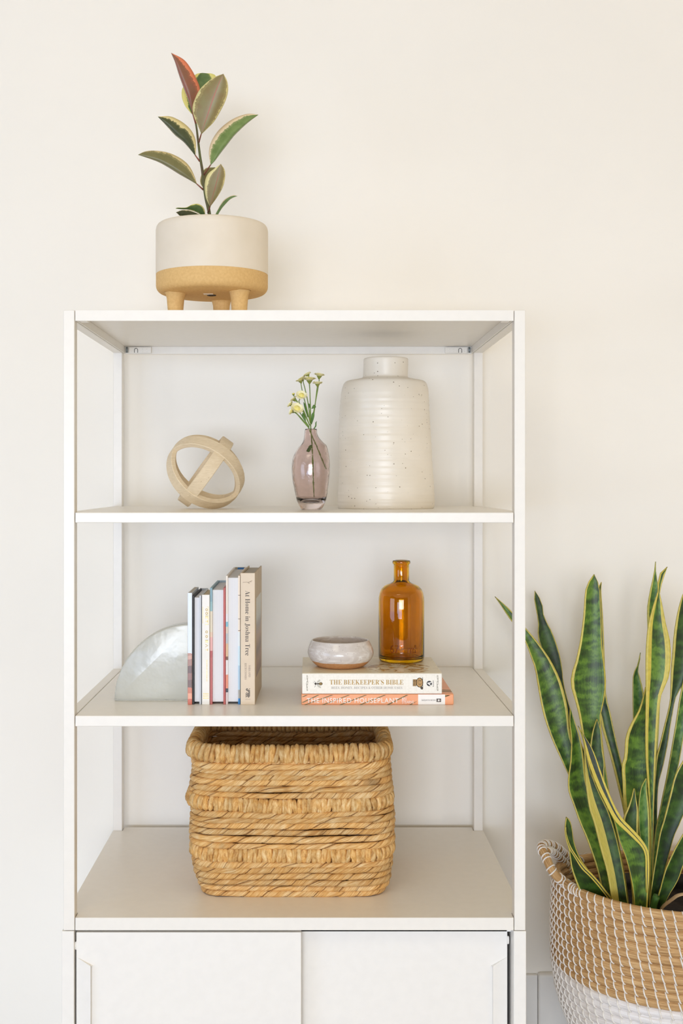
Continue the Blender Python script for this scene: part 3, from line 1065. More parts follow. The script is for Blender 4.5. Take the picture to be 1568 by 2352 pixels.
t3, w3 = hardback('white_book', 'white book with gold lettering on its spine in the row of standing books', 463.6, 481.5, 0.2, 0.115, True, (M['cv_white'], M['cv_white'], M['cv_white']), ct=0.0016, rec=0.0015, paper=plain('gilt_pages', (214, 190, 150), (200, 176, 136), 60, 0.6))
M['cv_teal'] = z_ramp('teal_pink_board', [(0.0, (192, 104, 102)), (0.40, (186, 92, 92)), (0.46, (232, 176, 172)), (0.575, (232, 200, 176)), (0.62, (226, 214, 190)), (0.80, (150, 186, 190)), (0.88, (132, 166, 178))], 0.212, 0.0, 0.45, 30)
t4, w4 = hardback('red_board_book', 'thick book with teal and red boards and its white page edges facing out', 482.2, 518.0, 0.2125, 0.165, False, (M['cv_teal'], M['cv_red'], plain('pale_blue_cover', (176, 196, 208), (168, 188, 200), 40, 0.5)), ct=0.0042, rec=0.0042)
M['cv_multi'] = z_ramp('pattern_board', [(0.0, (222, 206, 204)), (0.09, (60, 66, 78)), (0.125, (236, 150, 120)), (0.23, (236, 232, 230)), (0.34, (128, 84, 62)), (0.37, (226, 190, 150)), (0.47, (190, 196, 200)), (0.55, (222, 206, 190)),
                                        (0.60, (130, 196, 214)), (0.64, (236, 234, 236)), (0.7, (238, 228, 216))], 0.235, 0.01, 0.45, 30)
M['cv_print'] = z_ramp('blue_print_board', [(0.0, (34, 128, 196)), (0.045, (170, 168, 160)), (0.11, (176, 204, 224)), (0.3, (206, 228, 238)), (0.45, (228, 234, 234)), (0.56, (240, 224, 204)), (0.57, (96, 78, 66)), (0.574, (240, 226, 208)), (0.61, (90, 74, 64)), (0.613, (240, 226, 208)),
                                          (0.66, (96, 78, 66)), (0.663, (240, 226, 208)), (0.84, (92, 76, 66)), (0.845, (242, 226, 206))], 0.235, 0.004, 0.45, 60)
t5, w5 = hardback('picture_book', 'tall book with patterned boards and page edges facing out beside the beige book', 518.6, 551.2, 0.2345, 0.22, False, (M['cv_multi'], M['cv_print'], plain('tan_cover', (196, 184, 156), (186, 174, 146), 40, 0.5)), ct=0.0036, rec=0.0042)
bx('endpaper', (-w5 / 2 + 0.008, 0.2168, 0.225), (w5 / 2 - 0.0045, 0.2195, 0.2338), plain('blue_endpaper', (24, 116, 186), (20, 104, 172), 30, 0.5), t5, 0)
t6, w6 = hardback('joshua_tree_book', 'beige hardback titled At Home in Joshua Tree at the right end of the row', 552.2, 585.6, 0.2395, 0.192, True, (M['cv_beige_dark'], M['cv_beige_dark'], M['cv_beige']), yaw=math.radians(-1.2), ct=0.0026, paper=M['paper_top'])


def sz6(y):
    return (1618.5 - y) / PXB


ROT_DOWN = Euler((PI / 2, 0, 0)).to_matrix() @ Euler((0, 0, -PI / 2)).to_matrix()
RD = ROT_DOWN.to_euler()
sy = -0.00235
text_mesh('title_lettering', 'At Home in Joshua Tree', 0.0125, M['ink'], t6, (-0.0006, sy, sz6(1357)), RD, width=(1506 - 1357) / PXB, serif=True, offset=-0.010)
text_mesh('author_lettering', 'SARA AND', 0.0052, M['ink_light'], t6, (0.0034, sy, sz6(1528)), RD, width=27 / PXB, serif=True)
text_mesh('author_lettering', 'RICH COMBS', 0.0052, M['ink_light'], t6, (-0.0038, sy, sz6(1523)), RD, width=38 / PXB, serif=True)
# publisher's mark and branch emblem on the spine
m = MB()
for i in range(6):
    for j in range(10):
        if random.random() < 0.68:
            x0, z0 = -0.0036 + i * 0.0013, sz6(1602) + j * 0.0017
            m.box((x0, sy - 0.0001, z0), (x0 + 0.0011, sy, z0 + 0.0014))
m.build('publisher_mark', M['ink'], t6)
m = MB()
yb = sz6(1338)
for a_, b_ in (((-0.009, 0.0), (-0.002, 0.0006)), ((-0.002, 0.0006), (0.004, -0.0008)), ((0.0, 0.0), (0.0055, 0.0022)), ((0.0, 0.0003), (0.003, -0.0026)), ((0.004, 0.0012), (0.0075, 0.0012)), ((0.0055, 0.0022), (0.008, 0.0036))):
    m.tube([(a_[0], sy, yb + a_[1]), (b_[0], sy, yb + b_[1])], 0.00035, 5)
m.build('branch_emblem', M['ink_light'], t6)
text_mesh('publisher_lettering', 'ARTISAN', 0.0022, M['ink_light'], t6, (0, sy, sz6(1606)), FRONT, align='CENTER')
# landscape picture on the right board
mp = NT('desert_photo')
v = mp.coord('Object')
zc = mp.math('DIVIDE', mp.sep(v)[2], 0.2395)
n = mp.noise(v, 50, 4, 0.6)
zc = mp.math('ADD', zc, mp.math('MULTIPLY', mp.math('SUBTRACT', n, 0.5), 0.10))
mp.color(mp.ramp(zc, [(0.2, lin(120, 84, 60)), (0.30, lin(166, 122, 84)), (0.38, lin(112, 84, 62)), (0.48, lin(176, 138, 96)), (0.58, lin(150, 140, 136)), (0.64, lin(192, 196, 190)), (0.76, lin(206, 206, 194))]))
mp.set(rough=0.35)
M['photo'] = mp.m
bx('cover_photo', (w6 / 2 + 0.00005, 0.03, 0.045), (w6 / 2 + 0.0003, 0.165, 0.19), M['photo'], t6, 0)
# white book: gold blocks of lettering (too worn to read)
m = MB()
zz = lambda y: (1618.5 - y) / PXB
m.box((-0.0056, -0.00245, zz(1432)), (-0.0050, -0.0023, zz(1394)))
m.box((0.0046, -0.00245, zz(1435)), (0.0052, -0.0023, zz(1394)))
m.box((0.0020, -0.00245, zz(1394.8)), (0.0052, -0.0023, zz(1394)))
m.box((-0.0008, -0.00245, zz(1435)), (0.0052, -0.0023, zz(1434)))
m.build('gold_frame', M['gold'], t3)
m = MB()


def glyph(m, y, kind, w=0.0044, x0=-0.0005):
    z0, z1 = zz(y + 6.2), zz(y)
    s = 0.0009
    yy0, yy1 = -0.00245, -0.0023
    x1 = x0 + w
    if kind in 'OD':
        n = 10
        m.tube([(x0 + w / 2 + math.cos(2 * PI * i / n) * w * 0.4, -0.0023, (z0 + z1) / 2 + math.sin(2 * PI * i / n) * (z1 - z0) * 0.42) for i in range(n)], 0.0005, 4, closed=True)
    elif kind == 'E':
        m.box((x0, yy0, z1 - s), (x1, yy1, z1))
        for q in (x0, (x0 + x1 - s) / 2, x1 - s):
            m.box((q, yy0, z0), (q + s, yy1, z1))
    elif kind == 'T':
        m.box((x1 - s, yy0, z0), (x1, yy1, z1))
        m.box((x0, yy0, (z0 + z1 - s) / 2), (x1, yy1, (z0 + z1 + s) / 2))
    elif kind == 'A':
        m.tube([(x0, -0.0023, z1), (x1, -0.0023, (z0 + z1) / 2), (x0, -0.0023, z0)], 0.0005, 4)


for y, c in ((1397.5, 'O'), (1406, 'O'), (1414.5, 'E'), (1424, 'T'), (1448.5, 'O'), (1459, 'O'), (1470, 'E'), (1480, 'A'), (1489.5, 'T')):
    glyph(m, y, c)
m.build('gold_lettering', M['gold'], t3)
m = MB()
for i in range(14):
    z1 = zz(1516 + i * 3.6)
    m.box((0.0012, -0.00245, z1 - 0.0013), (0.0030, -0.0023, z1))
m.build('gold_small_print', M['gold'], t3)['kind'] = 'stuff'
m = MB()
for i in range(4):
    for j in range(3):
        m.box((-0.0045 + i * 0.0026, -0.00245, zz(1595 + j * 5)), (-0.0030 + i * 0.0026, -0.0023, zz(1592.4 + j * 5)))
m.build('gold_device', M['gold'], t3)['kind'] = 'stuff'

# ------------------------------------------------------------------ quarter-round glass bookend
gY = 0.142
gs = F / (D0 + gY)
gR = 177 / gs
gt = 0.034
gx = (439 - VX) / gs
be = thing('glass_bookend', 'quarter round cast glass bookend leaning against the slim landscape book', 'bookend', (gx, gY, Z3T))
m = MB()
ol = [(0.0, 0.0), (0.0, gR)] + [(-gR * math.sin(PI / 2 * i / 28), gR * math.cos(PI / 2 * i / 28)) for i in range(1, 28)] + [(-gR, 0.004), (-gR + 0.001, 0.0)]
m.prism(ol, 0, gt, 'y')
M['glass_clear'] = glass('cast_glass', (244, 246, 240), 0.20, 1.5, 0.5, 26, 0.0024, trans=0.72)
me = m.mesh('glass_block')
bm = bmesh.new()
bm.from_mesh(me)
bmesh.ops.bevel(bm, geom=[e for e in bm.edges if abs(e.verts[0].co.y - e.verts[1].co.y) < 1e-6], offset=0.0028, segments=3, affect='EDGES', profile=0.5, clamp_overlap=True)
bm.to_mesh(me)
bm.free()
go = link('glass_block', me, M['glass_clear'], be)
me.polygons.foreach_set('use_smooth', [True] * len(me.polygons))
me.set_sharp_from_angle(angle=math.radians(38))

# ------------------------------------------------------------------ stacked books
sxc = (866.5 - VX) / PXB
M['cv_orange'] = plain('peach_cover', (246, 172, 124), (240, 162, 116), 30, 0.4)
M['olive_ink'] = plain('olive_ink', (116, 108, 62), (98, 92, 50), 60, 0.5)
hp = thing('houseplant_book', 'peach book with olive stripes titled The Inspired Houseplant under the other book', 'book', ((866.5 - VX) / PXB, bY, Z3T), 0, 'books stacked flat on the middle shelf')
HW, HT, HD = (1041 - 692) / PXB, 24.3 / PXB, 0.205
m = MB()
bx('front_cover', (-HW / 2, 0.0, HT - 0.0024), (HW / 2, HD, HT), M['cv_orange'], hp, 0.0008)
bx('back_cover', (-HW / 2, 0.0, 0.0), (HW / 2, HD, 0.0024), M['cv_orange'], hp, 0.0008)
bx('spine', (-HW / 2, -0.0035, 0.0), (HW / 2, 0.0, HT), M['cv_orange'], hp, 0.003, 3)
bx('page_block', (-HW / 2 + 0.004, 0.0, 0.0024), (HW / 2 - 0.004, HD - 0.004, HT - 0.0024), M['paper'], hp, 0.0003, 1)
hx = lambda X: (680 + X / 4.126 - 866.5) / PXB
hz = lambda Y: (1618.3 - (1270 + Y / 4.126)) / PXB
fy = -0.0036
m = MB()
for (xb, yb_, xt, yt_) in ((52, 1415, 200, 1345), (65, 1440, 330, 1345), (235, 1440, 490, 1345), (400, 1440, 650, 1345), (588, 1440, 830, 1345), (850, 1440, 1040, 1345), (1062, 1440, 1150, 1398), (1408, 1365, 1440, 1345), (52, 1362, 90, 1345)):
    wd = 20
    m.prism([(hx(xb), hz(yb_)), (hx(min(xb + wd, 1150)), hz(yb_)), (hx(min(xt + wd, 1150) if xt < 1200 else xt + wd), hz(yt_)), (hx(xt), hz(yt_))], fy - 0.00012, fy + 0.0001, 'y')
m.build('spine_stripes', M['olive_ink'], hp)
m = MB()
for yy in (0.02, 0.034):
    m.prism([(HW / 2 - 0.035, yy + 0.006), (HW / 2 - 0.0005, yy), (HW / 2 - 0.0005, yy + 0.007), (HW / 2 - 0.035, yy + 0.013)], HT, HT + 0.00015, 'z')
m.build('cover_stripes', M['olive_ink'], hp)
bx('spine_label', (hx(1153), fy - 0.00014, 0.0004), (hx(1408), fy + 0.0001, HT - 0.0004), M['white_ink'], hp, 0)
text_mesh('title_lettering', 'THE INSPIRED HOUSEPLANT', 0.0128, M['white_ink'], hp, (hx(100), fy - 0.0004, hz(1396)), FRONT, width=hx(968) - hx(100), offset=0.003, spacing=1.12)
text_mesh('author_lettering', 'JEN\nSTEARNS', 0.0072, M['white_ink'], hp, (hx(998), fy - 0.0004, hz(1396)), FRONT, width=hx(1112) - hx(998), line=0.8)
text_mesh('publisher_lettering', 'SASQUATCH BOOKS', 0.0036, M['ink'], hp, (hx(1186), fy - 0.0003, hz(1394)), FRONT, width=hx(1320) - hx(1186))
m = MB()
m.box((hx(1327), fy - 0.0003, hz(1410)), (hx(1370), fy - 0.0001, hz(1378)))
m.build('publisher_mark', M['ink'], hp)
m = MB()
m.box((hx(1340), fy - 0.0004, hz(1403)), (hx(1350), fy - 0.0003, hz(1385)))
m.tube([(hx(1356) + 0.0008 * math.cos(t), fy - 0.00035, hz(1394) + 0.0012 * math.sin(t)) for t in [2 * PI * i / 10 for i in range(10)]], 0.0003, 4, closed=True)
m.build('publisher_glyph', M['white_ink'], hp)

bz = Z3T + HT + 0.0004
BW, BT, BD = (1014.5 - 693.5) / PXB, 47.5 / PXB, 0.2
bxc = (854 - VX) / PXB
kb = thing('beekeeper_book', 'thick ivory book titled The Beekeepers Bible carrying the bowl and bottle', 'book', (bxc, bY, bz), 0, 'books stacked flat on the middle shelf')
mi = NT('ivory_honeycomb_cover')
v = mi.coord('Object')
vo = mi.n('ShaderNodeTexVoronoi', feature='DISTANCE_TO_EDGE')
vo.inputs['Scale'].default_value = 190
vo.inputs['Randomness'].default_value = 0.25
mi.l(v, vo.inputs['Vector'])
mi.color(mi.mix(mi.math('MULTIPLY', mi.math('LESS_THAN', vo.outputs['Distance'], 0.06), 0.12), lin(244, 240, 230), lin(200, 190, 166)))
mi.set(rough=0.4)
M['ivory'] = mi.m
mt = NT('ivory_cover_with_gold_print')
v = mt.coord('Object')
n1 = mt.noise(v, 38, 5, 0.7, 1.2)
n2 = mt.noise(v, 90, 3)
s = mt.sep(v)
dx = mt.math('SUBTRACT', s[0], 0.055)
r2 = mt.math('ADD', mt.math('MULTIPLY', dx, dx), mt.math('POWER', mt.math('SUBTRACT', s[1], 0.06), 2.0))
inm = mt.math('LESS_THAN', r2, 0.0036)
gm = mt.math('MULTIPLY', mt.math('GREATER_THAN', n1, 0.52), inm)
base = mt.mix(mt.math('MULTIPLY', mt.math('GREATER_THAN', mt.noise(v, 60, 4, 0.7, 2.0), 0.6), 0.35), lin(232, 220, 190), lin(176, 160, 122))
mt.color(mt.mix(gm, base, mt.ramp(n2, [(0.4, lin(146, 106, 42)), (0.6, lin(206, 164, 84))])))
mt.set(rough=0.32)
M['ivory_top'] = mt.m
bx('front_cover', (-BW / 2, 0, BT - 0.0022), (BW / 2, BD, BT), M['ivory_top'], kb, 0.0006)
bx('back_cover', (-BW / 2, 0, 0), (BW / 2, BD, 0.0022), M['ivory'], kb, 0.0006)
bx('spine', (-BW / 2, -0.0025, 0), (BW / 2, 0.0, BT - 0.0005), M['ivory'], kb, 0.0012, 2)
bx('page_block', (-BW / 2 + 0.003, 0.0, 0.0022), (BW / 2 - 0.003, BD - 0.003, BT - 0.0022), M['paper'], kb, 0.0003, 1)
qx = lambda X: (680 + X / 4.126 - 854) / PXB
qz = lambda Y: (1593 - (1270 + Y / 4.126)) / PXB
fy = -0.0026
M['gold_ink'] = plain('gold_ink', (190, 152, 62), (172, 134, 48), 120, 0.45)
M['grey_ink'] = plain('pale_grey_ink', (184, 178, 172), (176, 170, 164), 120, 0.6)
text_mesh('title_lettering', "THE BEEKEEPER\u2019S BIBLE", 0.0128, M['gold_ink'], kb, (qx(318), fy - 0.0002, qz(1222)), FRONT, width=qx(1014) - qx(318), serif=True, offset=-0.006)
text_mesh('subtitle_lettering', 'BEES, HONEY, RECIPES & OTHER HOME USES', 0.0062, M['grey_ink'], kb, (qx(333), fy - 0.0002, qz(1276)), FRONT, width=qx(1004) - qx(333), serif=True, offset=-0.006)


def ell(m, cx, cz, rx, rz, rot=0.0, y=None, n=16, th=0.0002):
    y = fy if y is None else y
    pts = []
    for i in range(n):
        a = 2 * PI * i / n
        px, pz = rx * math.cos(a), rz * math.sin(a)
        pts.append((cx + px * math.cos(rot) - pz * math.sin(rot), cz + px * math.sin(rot) + pz * math.cos(rot)))
    m.prism(pts, y - th, y, 'y')


u = 1 / 4.126 / PXB
M['bee_dark'] = plain('bee_brown_ink', (74, 62, 44), (58, 48, 34), 100, 0.6)
M['wing_ink'] = plain('wing_grey_ink', (206, 202, 190), (194, 190, 176), 100, 0.6)
bee_x, bee_z = qx(208), qz(1237)
m = MB()
ell(m, bee_x + 24 * u, bee_z, 18 * u, 14 * u)
ell(m, bee_x - 2 * u, bee_z, 12 * u, 6 * u)
ell(m, bee_x - 24 * u, bee_z, 10 * u, 10 * u)
for a_, b_ in (((-20, 8), (-38, 26)), ((-22, -8), (-34, -34)), ((-4, -6), (20, -40)), ((14, 10), (36, 14)), ((-30, 2), (-44, 12))):
    m.tube([(bee_x + a_[0] * u, fy, bee_z + a_[1] * u), (bee_x + b_[0] * u, fy, bee_z + b_[1] * u)], 1.2 * u, 4)
bo = m.build('bee_emblem', M['bee_dark'], kb)
m = MB()
ell(m, bee_x + 4 * u, bee_z + 24 * u, 22 * u, 9 * u, 0.75, fy - 0.0002)
ell(m, bee_x + 8 * u, bee_z - 24 * u, 24 * u, 9 * u, -0.65, fy - 0.0002)
m.build('bee_wings', M['wing_ink'], bo)
m = MB()
for i in range(3):
    m.box((bee_x + (14 + i * 8) * u, fy - 0.00035, bee_z - 10 * u), (bee_x + (18 + i * 8) * u, fy - 0.0002, bee_z + 10 * u))
m.build('bee_bands', M['gold_ink'], bo)
hx0, hz0 = qx(1152), qz(1225)
m = MB()
ell(m, hx0 + 16 * u, hz0, 31 * u, 44 * u)
m.box((hx0 - 46 * u, fy - 0.0002, hz0 - 34 * u), (hx0 - 14 * u, fy, hz0 + 30 * u))
ho = m.build('honey_pot_emblem', plain('honey_ink', (206, 164, 98), (150, 112, 62), 500, 0.5), kb)
m = MB()
m.tube([(hx0 + 16 * u + 31 * u * math.cos(t), fy - 0.0002, hz0 + 44 * u * math.sin(t)) for t in [2 * PI * i / 24 for i in range(24)]], 2.6 * u, 4, closed=True)
for dx_ in (-46, -30, -16):
    m.tube([(hx0 + dx_ * u, fy - 0.0002, hz0 - 34 * u), (hx0 + dx_ * u, fy - 0.0002, hz0 + 30 * u)], 2.2 * u, 4)
m.box((hx0 + 4 * u, fy - 0.0004, hz0 - 20 * u), (hx0 + 28 * u, fy - 0.0002, hz0 - 16 * u))
m.box((hx0 + 4 * u, fy - 0.0004, hz0 + 16 * u), (hx0 + 28 * u, fy - 0.0002, hz0 + 20 * u))
ell(m, hx0 + 36 * u, hz0 - 52 * u, 12 * u, 15 * u, 0.5)
m.tube([(hx0 + 44 * u, fy - 0.0002, hz0 + 48 * u), (hx0 + 46 * u, fy - 0.0002, hz0 - 50 * u)], 2.2 * u, 4)
m.build('pot_outline', M['bee_dark'], ho)
m = MB()
ell(m, qx(1259), qz(1234), 25 * u, 25 * u, n=28)
ao = m.build('publisher_disc', plain('black_ink', (40, 38, 38), (34, 32, 32), 100, 0.5), kb)
ta = text_mesh('publisher_letter', 'A', 38 * u / 0.72, M['white_ink'], ao, (qx(1259), fy - 0.0004, qz(1234)), (Euler((PI / 2, 0, 0)).to_matrix() @ Euler((0, 0, PI * 0.42)).to_matrix()).to_euler(), align='CENTER', offset=0.02)
text_mesh('publisher_lettering', 'ABRAMS', 0.0026, M['ink'], kb, (qx(1297), fy - 0.0002, qz(1204)), RD, width=62 * u)
m = MB()
for ex in (104, 1338):
    for sgn in (1, -1):
        pts = [(qx(ex) + sgn * 8 * u * math.sin(t * 0.055 + (0 if sgn == 1 else 1.2)) * (1 - 0.4 * abs(t - 75) / 75), fy - 0.0001, qz(1155 + t)) for t in range(0, 156, 6)]
        m.tube(pts, 1.3 * u, 4)
    for t in range(0, 156, 26):
        m.tube([(qx(ex) + 5 * u * math.cos(a), fy - 0.0001, qz(1165 + t) + 5 * u * math.sin(a)) for a in [2 * PI * i / 8 for i in range(8)]], 1.0 * u, 4, closed=True)
m.build('scroll_border', plain('scroll_ink', (170, 162, 148), (160, 152, 138), 100, 0.6), kb)

# ------------------------------------------------------------------ bowl and amber bottle on the stack
topz = bz + BT
wY_ = 0.19
bs_ = F / (D0 + wY_)
bc = P(781.5, 1500, wY_)
bowl = thing('stoneware_bowl', 'small grey white glazed bowl with a bare tan foot on the ivory book', 'bowl', (bc.x, wY_, topz + 0.0003))
kk = 1 / 4.126 / bs_
hgt = 0.0495
prof = [(0.030, 0.0009), (0.0405, 0.0), (0.044, 0.0012), (0.0492, 0.005), (0.0540, 0.0095), (0.0585, 0.015), (0.0615, 0.0215), (0.0623, 0.0265), (0.0612, 0.033), (0.0585, 0.040), (0.0556, 0.0465), (0.0541, hgt), (0.0528, hgt + 0.0002), (0.0518, hgt - 0.0015),
        (0.0545, 0.040), (0.0570, 0.033), (0.0578, 0.0265), (0.0560, 0.018), (0.0500, 0.0105), (0.040, 0.0065), (0.001, 0.0055)]
pr = crom([(r, z, 0) for r, z in prof], 90)
mg = NT('grey_glaze_over_clay')
v = mg.coord('Object')
s = mg.sep(v)
n = mg.noise(v, 26, 4, 0.6, 0.8)
sw = mg.noise(mg.coord('Object', (1, 1, 2.2)), 34, 3, 0.5, 1.5)
gl = mg.ramp(sw, [(0.40, lin(212, 204, 198)), (0.58, lin(222, 215, 210)), (0.70, lin(238, 235, 232))])
vo = mg.n('ShaderNodeTexVoronoi')
vo.inputs['Scale'].default_value = 330
mg.l(v, vo.inputs['Vector'])
dot = mg.math('MULTIPLY', mg.math('LESS_THAN', vo.outputs['Distance'], 0.2), mg.math('GREATER_THAN', mg.sep(vo.outputs['Color'])[0], 0.8))
gl = mg.mix(mg.math('MULTIPLY', dot, 0.6), gl, lin(112, 92, 78))
clay = mg.ramp(mg.noise(v, 200, 3), [(0.35, lin(200, 148, 98)), (0.65, lin(190, 136, 86))])
isclay = mg.math('MULTIPLY', mg.math('LESS_THAN', mg.math('ADD', s[2], mg.math('MULTIPLY', mg.math('SUBTRACT', n, 0.5), 0.004)), 0.0115), 1.0)
rad2 = mg.math('ADD', mg.math('MULTIPLY', s[0], s[0]), mg.math('MULTIPLY', s[1], s[1]))
isclay = mg.math('MULTIPLY', isclay, mg.math('GREATER_THAN', rad2, 0.0014))
mg.color(mg.mix(isclay, gl, clay))
mg.l(mg.math('ADD', mg.math('MULTIPLY', isclay, 0.6), 0.12), mg.b.inputs['Roughness'])
M['bowl'] = mg.m
m = MB()
m.lathe([(p[0], max(p[1], 0)) for p in pr], 80, shift=[(0.0006 * math.sin(p[1] * 90), 0.0) for p in pr], close_bottom=True, close_top=True)
m.build('bowl_body', M['bowl'], bowl, True)

aY = 0.257
as_ = F / (D0 + aY)
ac = P(921.5, 1500, aY)
bot = thing('amber_bottle', 'amber glass apothecary bottle embossed 675 ml standing on the ivory book', 'bottle', (ac.x, aY, topz + 0.0003))
R0 = 52.6 / as_
zt_ = lambda y: (1522 - y) / as_
ov = [(0.006, 0.003), (R0 * 0.72, 0.0012), (R0 - 0.007, 0.0), (R0 - 0.0026, 0.0012), (R0 - 0.0006, 0.004), (R0, 0.008), (R0, zt_(1450)), (R0, zt_(1400)), (R0, zt_(1385))]
zs0 = zt_(1385)
for (x, y) in ((0.988, 1376), (0.95, 1366), (0.875, 1357), (0.76, 1350.5), (0.62, 1346.5), (0.48, 1343.8), (0.385, 1341.5)):
    ov.append((R0 * x, zt_(y)))
rn = 17.6 / as_
ov += [(rn, zt_(1338)), (rn, zt_(1320)), (rn, zt_(1303)), (rn + 0.0003, zt_(1300.5)), (rn + 0.0022, zt_(1299)), (rn + 0.0026, zt_(1296)), (rn + 0.0022, zt_(1292.8)), (rn + 0.0008, zt_(1291.6)), (rn - 0.0018, zt_(1291.4)), (rn - 0.0032, zt_(1293))]
iv = [(rn - 0.0034, zt_(1310)), (rn - 0.0034, zt_(1338)), (rn - 0.002, zt_(1344)), (R0 * 0.56, zt_(1350)), (R0 * 0.78, zt_(1356)), (R0 * 0.9, zt_(1366)), (R0 - 0.0036, zt_(1380)), (R0 - 0.0033, zt_(1395)), (R0 - 0.0033, 0.014), (R0 - 0.005, 0.009), (R0 - 0.010, 0.0065), (R0 * 0.5, 0.0075), (0.002, 0.009)]
M['glass_amber'] = glass('amber_glass', (240, 184, 22), 0.0, 1.5, 0.06, 40, 0.0008)
m = MB()
m.lathe(ov + iv, 72, close_bottom=True, close_top=True)
m.build('glass_body', M['glass_amber'], bot, True)
# embossed capacity, bent round the body
tm = text_mesh('embossed_lettering', '675 ml', 18.5 / as_ / 0.72, M['glass_amber'], bot, (0, 0, 0), (0, 0, 0), width=61 / as_, depth=0.0011, align='CENTER', offset=0.004)
z0 = zt_(1489)
for vv in tm.data.vertices:
    x, y, z = vv.co
    a = x / R0
    rr = R0 + 0.0003 + z
    vv.co = (rr * math.sin(a) , -rr * math.cos(a), z0 + y)
tm.data.update()

# ------------------------------------------------------------------ woven storage basket on the bottom shelf
kY0 = 0.094
wsB = F / (D0 + kY0)
wX = lambda x: (x - VX) / wsB
wz = lambda y: (2062 - y) / wsB
basket = thing('storage_basket', 'woven banana leaf storage basket with three wrapped bands on the bottom shelf', 'basket', (wX(667), kY0, Z4T))
CX = wX(667)


def weave(name, c1, c2, c3, sv=16.0, su=7.0, rough=0.6, crease=True):
    """twisted dried leaf: fibres and creases run along the helix of the twist"""
    m = NT(name)
    uv = m.n('ShaderNodeUVMap', uv_map='UVMap').outputs['UV']
    s = m.sep(uv)
    info = m.n('ShaderNodeObjectInfo').outputs['Random']
    tw = s[0]
    cb = m.n('ShaderNodeCombineXYZ')
    m.l(m.math('MULTIPLY', tw, su * 2.2), cb.inputs[0])
    m.l(m.math('MULTIPLY', s[1], sv * 2), cb.inputs[1])
    m.l(m.math('MULTIPLY', info, 91.0), cb.inputs[2])
    f = m.noise(cb.outputs[0], 1.0, 6, 0.7)
    cb2 = m.n('ShaderNodeCombineXYZ')
    m.l(m.math('MULTIPLY', s[1], 11.0), cb2.inputs[1])
    m.l(m.math('MULTIPLY', info, 53.0), cb2.inputs[2])
    g = m.noise(cb2.outputs[0], 1.0, 3, 0.6)
    a = m.ramp(f, [(0.28, lin(*c1)), (0.48, lin(*c2)), (0.70, lin(*c3))])
    tone = m.ramp(g, [(0.27, (0.50, 0.45, 0.40, 1)), (0.38, (0.95, 0.80, 0.60, 1)), (0.47, (1, 0.98, 0.95, 1)), (0.56, (1.0, 0.84, 0.60, 1)), (0.66, (1.0, 0.97, 0.92, 1))])
    a = m.mix(1.0, a, tone, 'MULTIPLY')
    if crease:
        t = m.math('FRACT', m.math('ADD', tw, 0.5))
        d = m.math('ABSOLUTE', m.math('SUBTRACT', t, 0.5))
        d = m.math('ADD', d, m.math('MULTIPLY', m.math('SUBTRACT', f, 0.5), 0.05))
        a = m.mix(1.0, a, m.ramp(d, [(0.005, (0.34, 0.24, 0.16, 1)), (0.05, (1, 1, 1, 1))]), 'MULTIPLY')  # groove shade multiplied into the strand colour
    hs = m.n('ShaderNodeHueSaturation')
    m.l(m.math('ADD', 0.86, m.math('MULTIPLY', info, 0.26)), hs.inputs['Value'])
    m.l(a, hs.inputs['Color'])
    m.color(hs.outputs['Color'])
    m.bump(f, 0.6, 0.0014)
    m.set(rough=rough, spec=0.3)
    return m.m


M['banana'] = weave('banana_leaf_strand', (156, 106, 58), (216, 177, 118), (244, 224, 182))
M['banana_wrap'] = weave('banana_leaf_wrap', (164, 114, 60), (216, 178, 118), (242, 222, 178), 40, 3, crease=False)


def rrect(z, xl, xr, yf, yb, rc, n, sag=0.0, ph=0.0, amp=0.0):
    """closed rounded rectangle path, starting at the middle of the front"""
    hw, cx = (xr - xl) / 2, (xl + xr) / 2
    L1, L2 = 2 * (hw - rc), (yb - yf) - 2 * rc
    q = PI / 2 * rc
    tot = 2 * L1 + 2 * L2 + 4 * q
    pts = []
    for i in range(n):
        s = tot * i / n
        s = (s + L1 / 2 + tot / 2) % tot
        if s < L1:
            p = (xl + rc + s, yf)
        elif s < L1 + q:
            a = (s - L1) / rc
            p = (xr - rc + rc * math.sin(a), yf + rc - rc * math.cos(a))
        elif s < L1 + q + L2:
            p = (xr, yf + rc + s - L1 - q)
        elif s < L1 + 2 * q + L2:
            a = (s - L1 - q - L2) / rc
            p = (xr - rc + rc * math.cos(a), yb - rc + rc * math.sin(a))
        elif s < 2 * L1 + 2 * q + L2:
            p = (xr - rc - (s - L1 - 2 * q - L2), yb)
        elif s < 2 * L1 + 3 * q + L2:
            a = (s - 2 * L1 - 2 * q - L2) / rc
            p = (xl + rc - rc * math.sin(a), yb - rc + rc * math.cos(a))
        elif s < 2 * L1 + 3 * q + 2 * L2:
            p = (xl, yb - rc - (s - 2 * L1 - 3 * q - L2))
        else:
            a = (s - 2 * L1 - 3 * q - 2 * L2) / rc
            p = (xl + rc - rc * math.cos(a), yf + rc - rc * math.sin(a))
        u_ = (p[0] - cx) / hw
        zz_ = z - sag * (1 - u_ * u_) + amp * mnoise.noise((p[0] * 9, p[1] * 9, ph * 0.22))
        pts.append(Vector((p[0] - CX, p[1] - kY0, zz_)))
    return pts


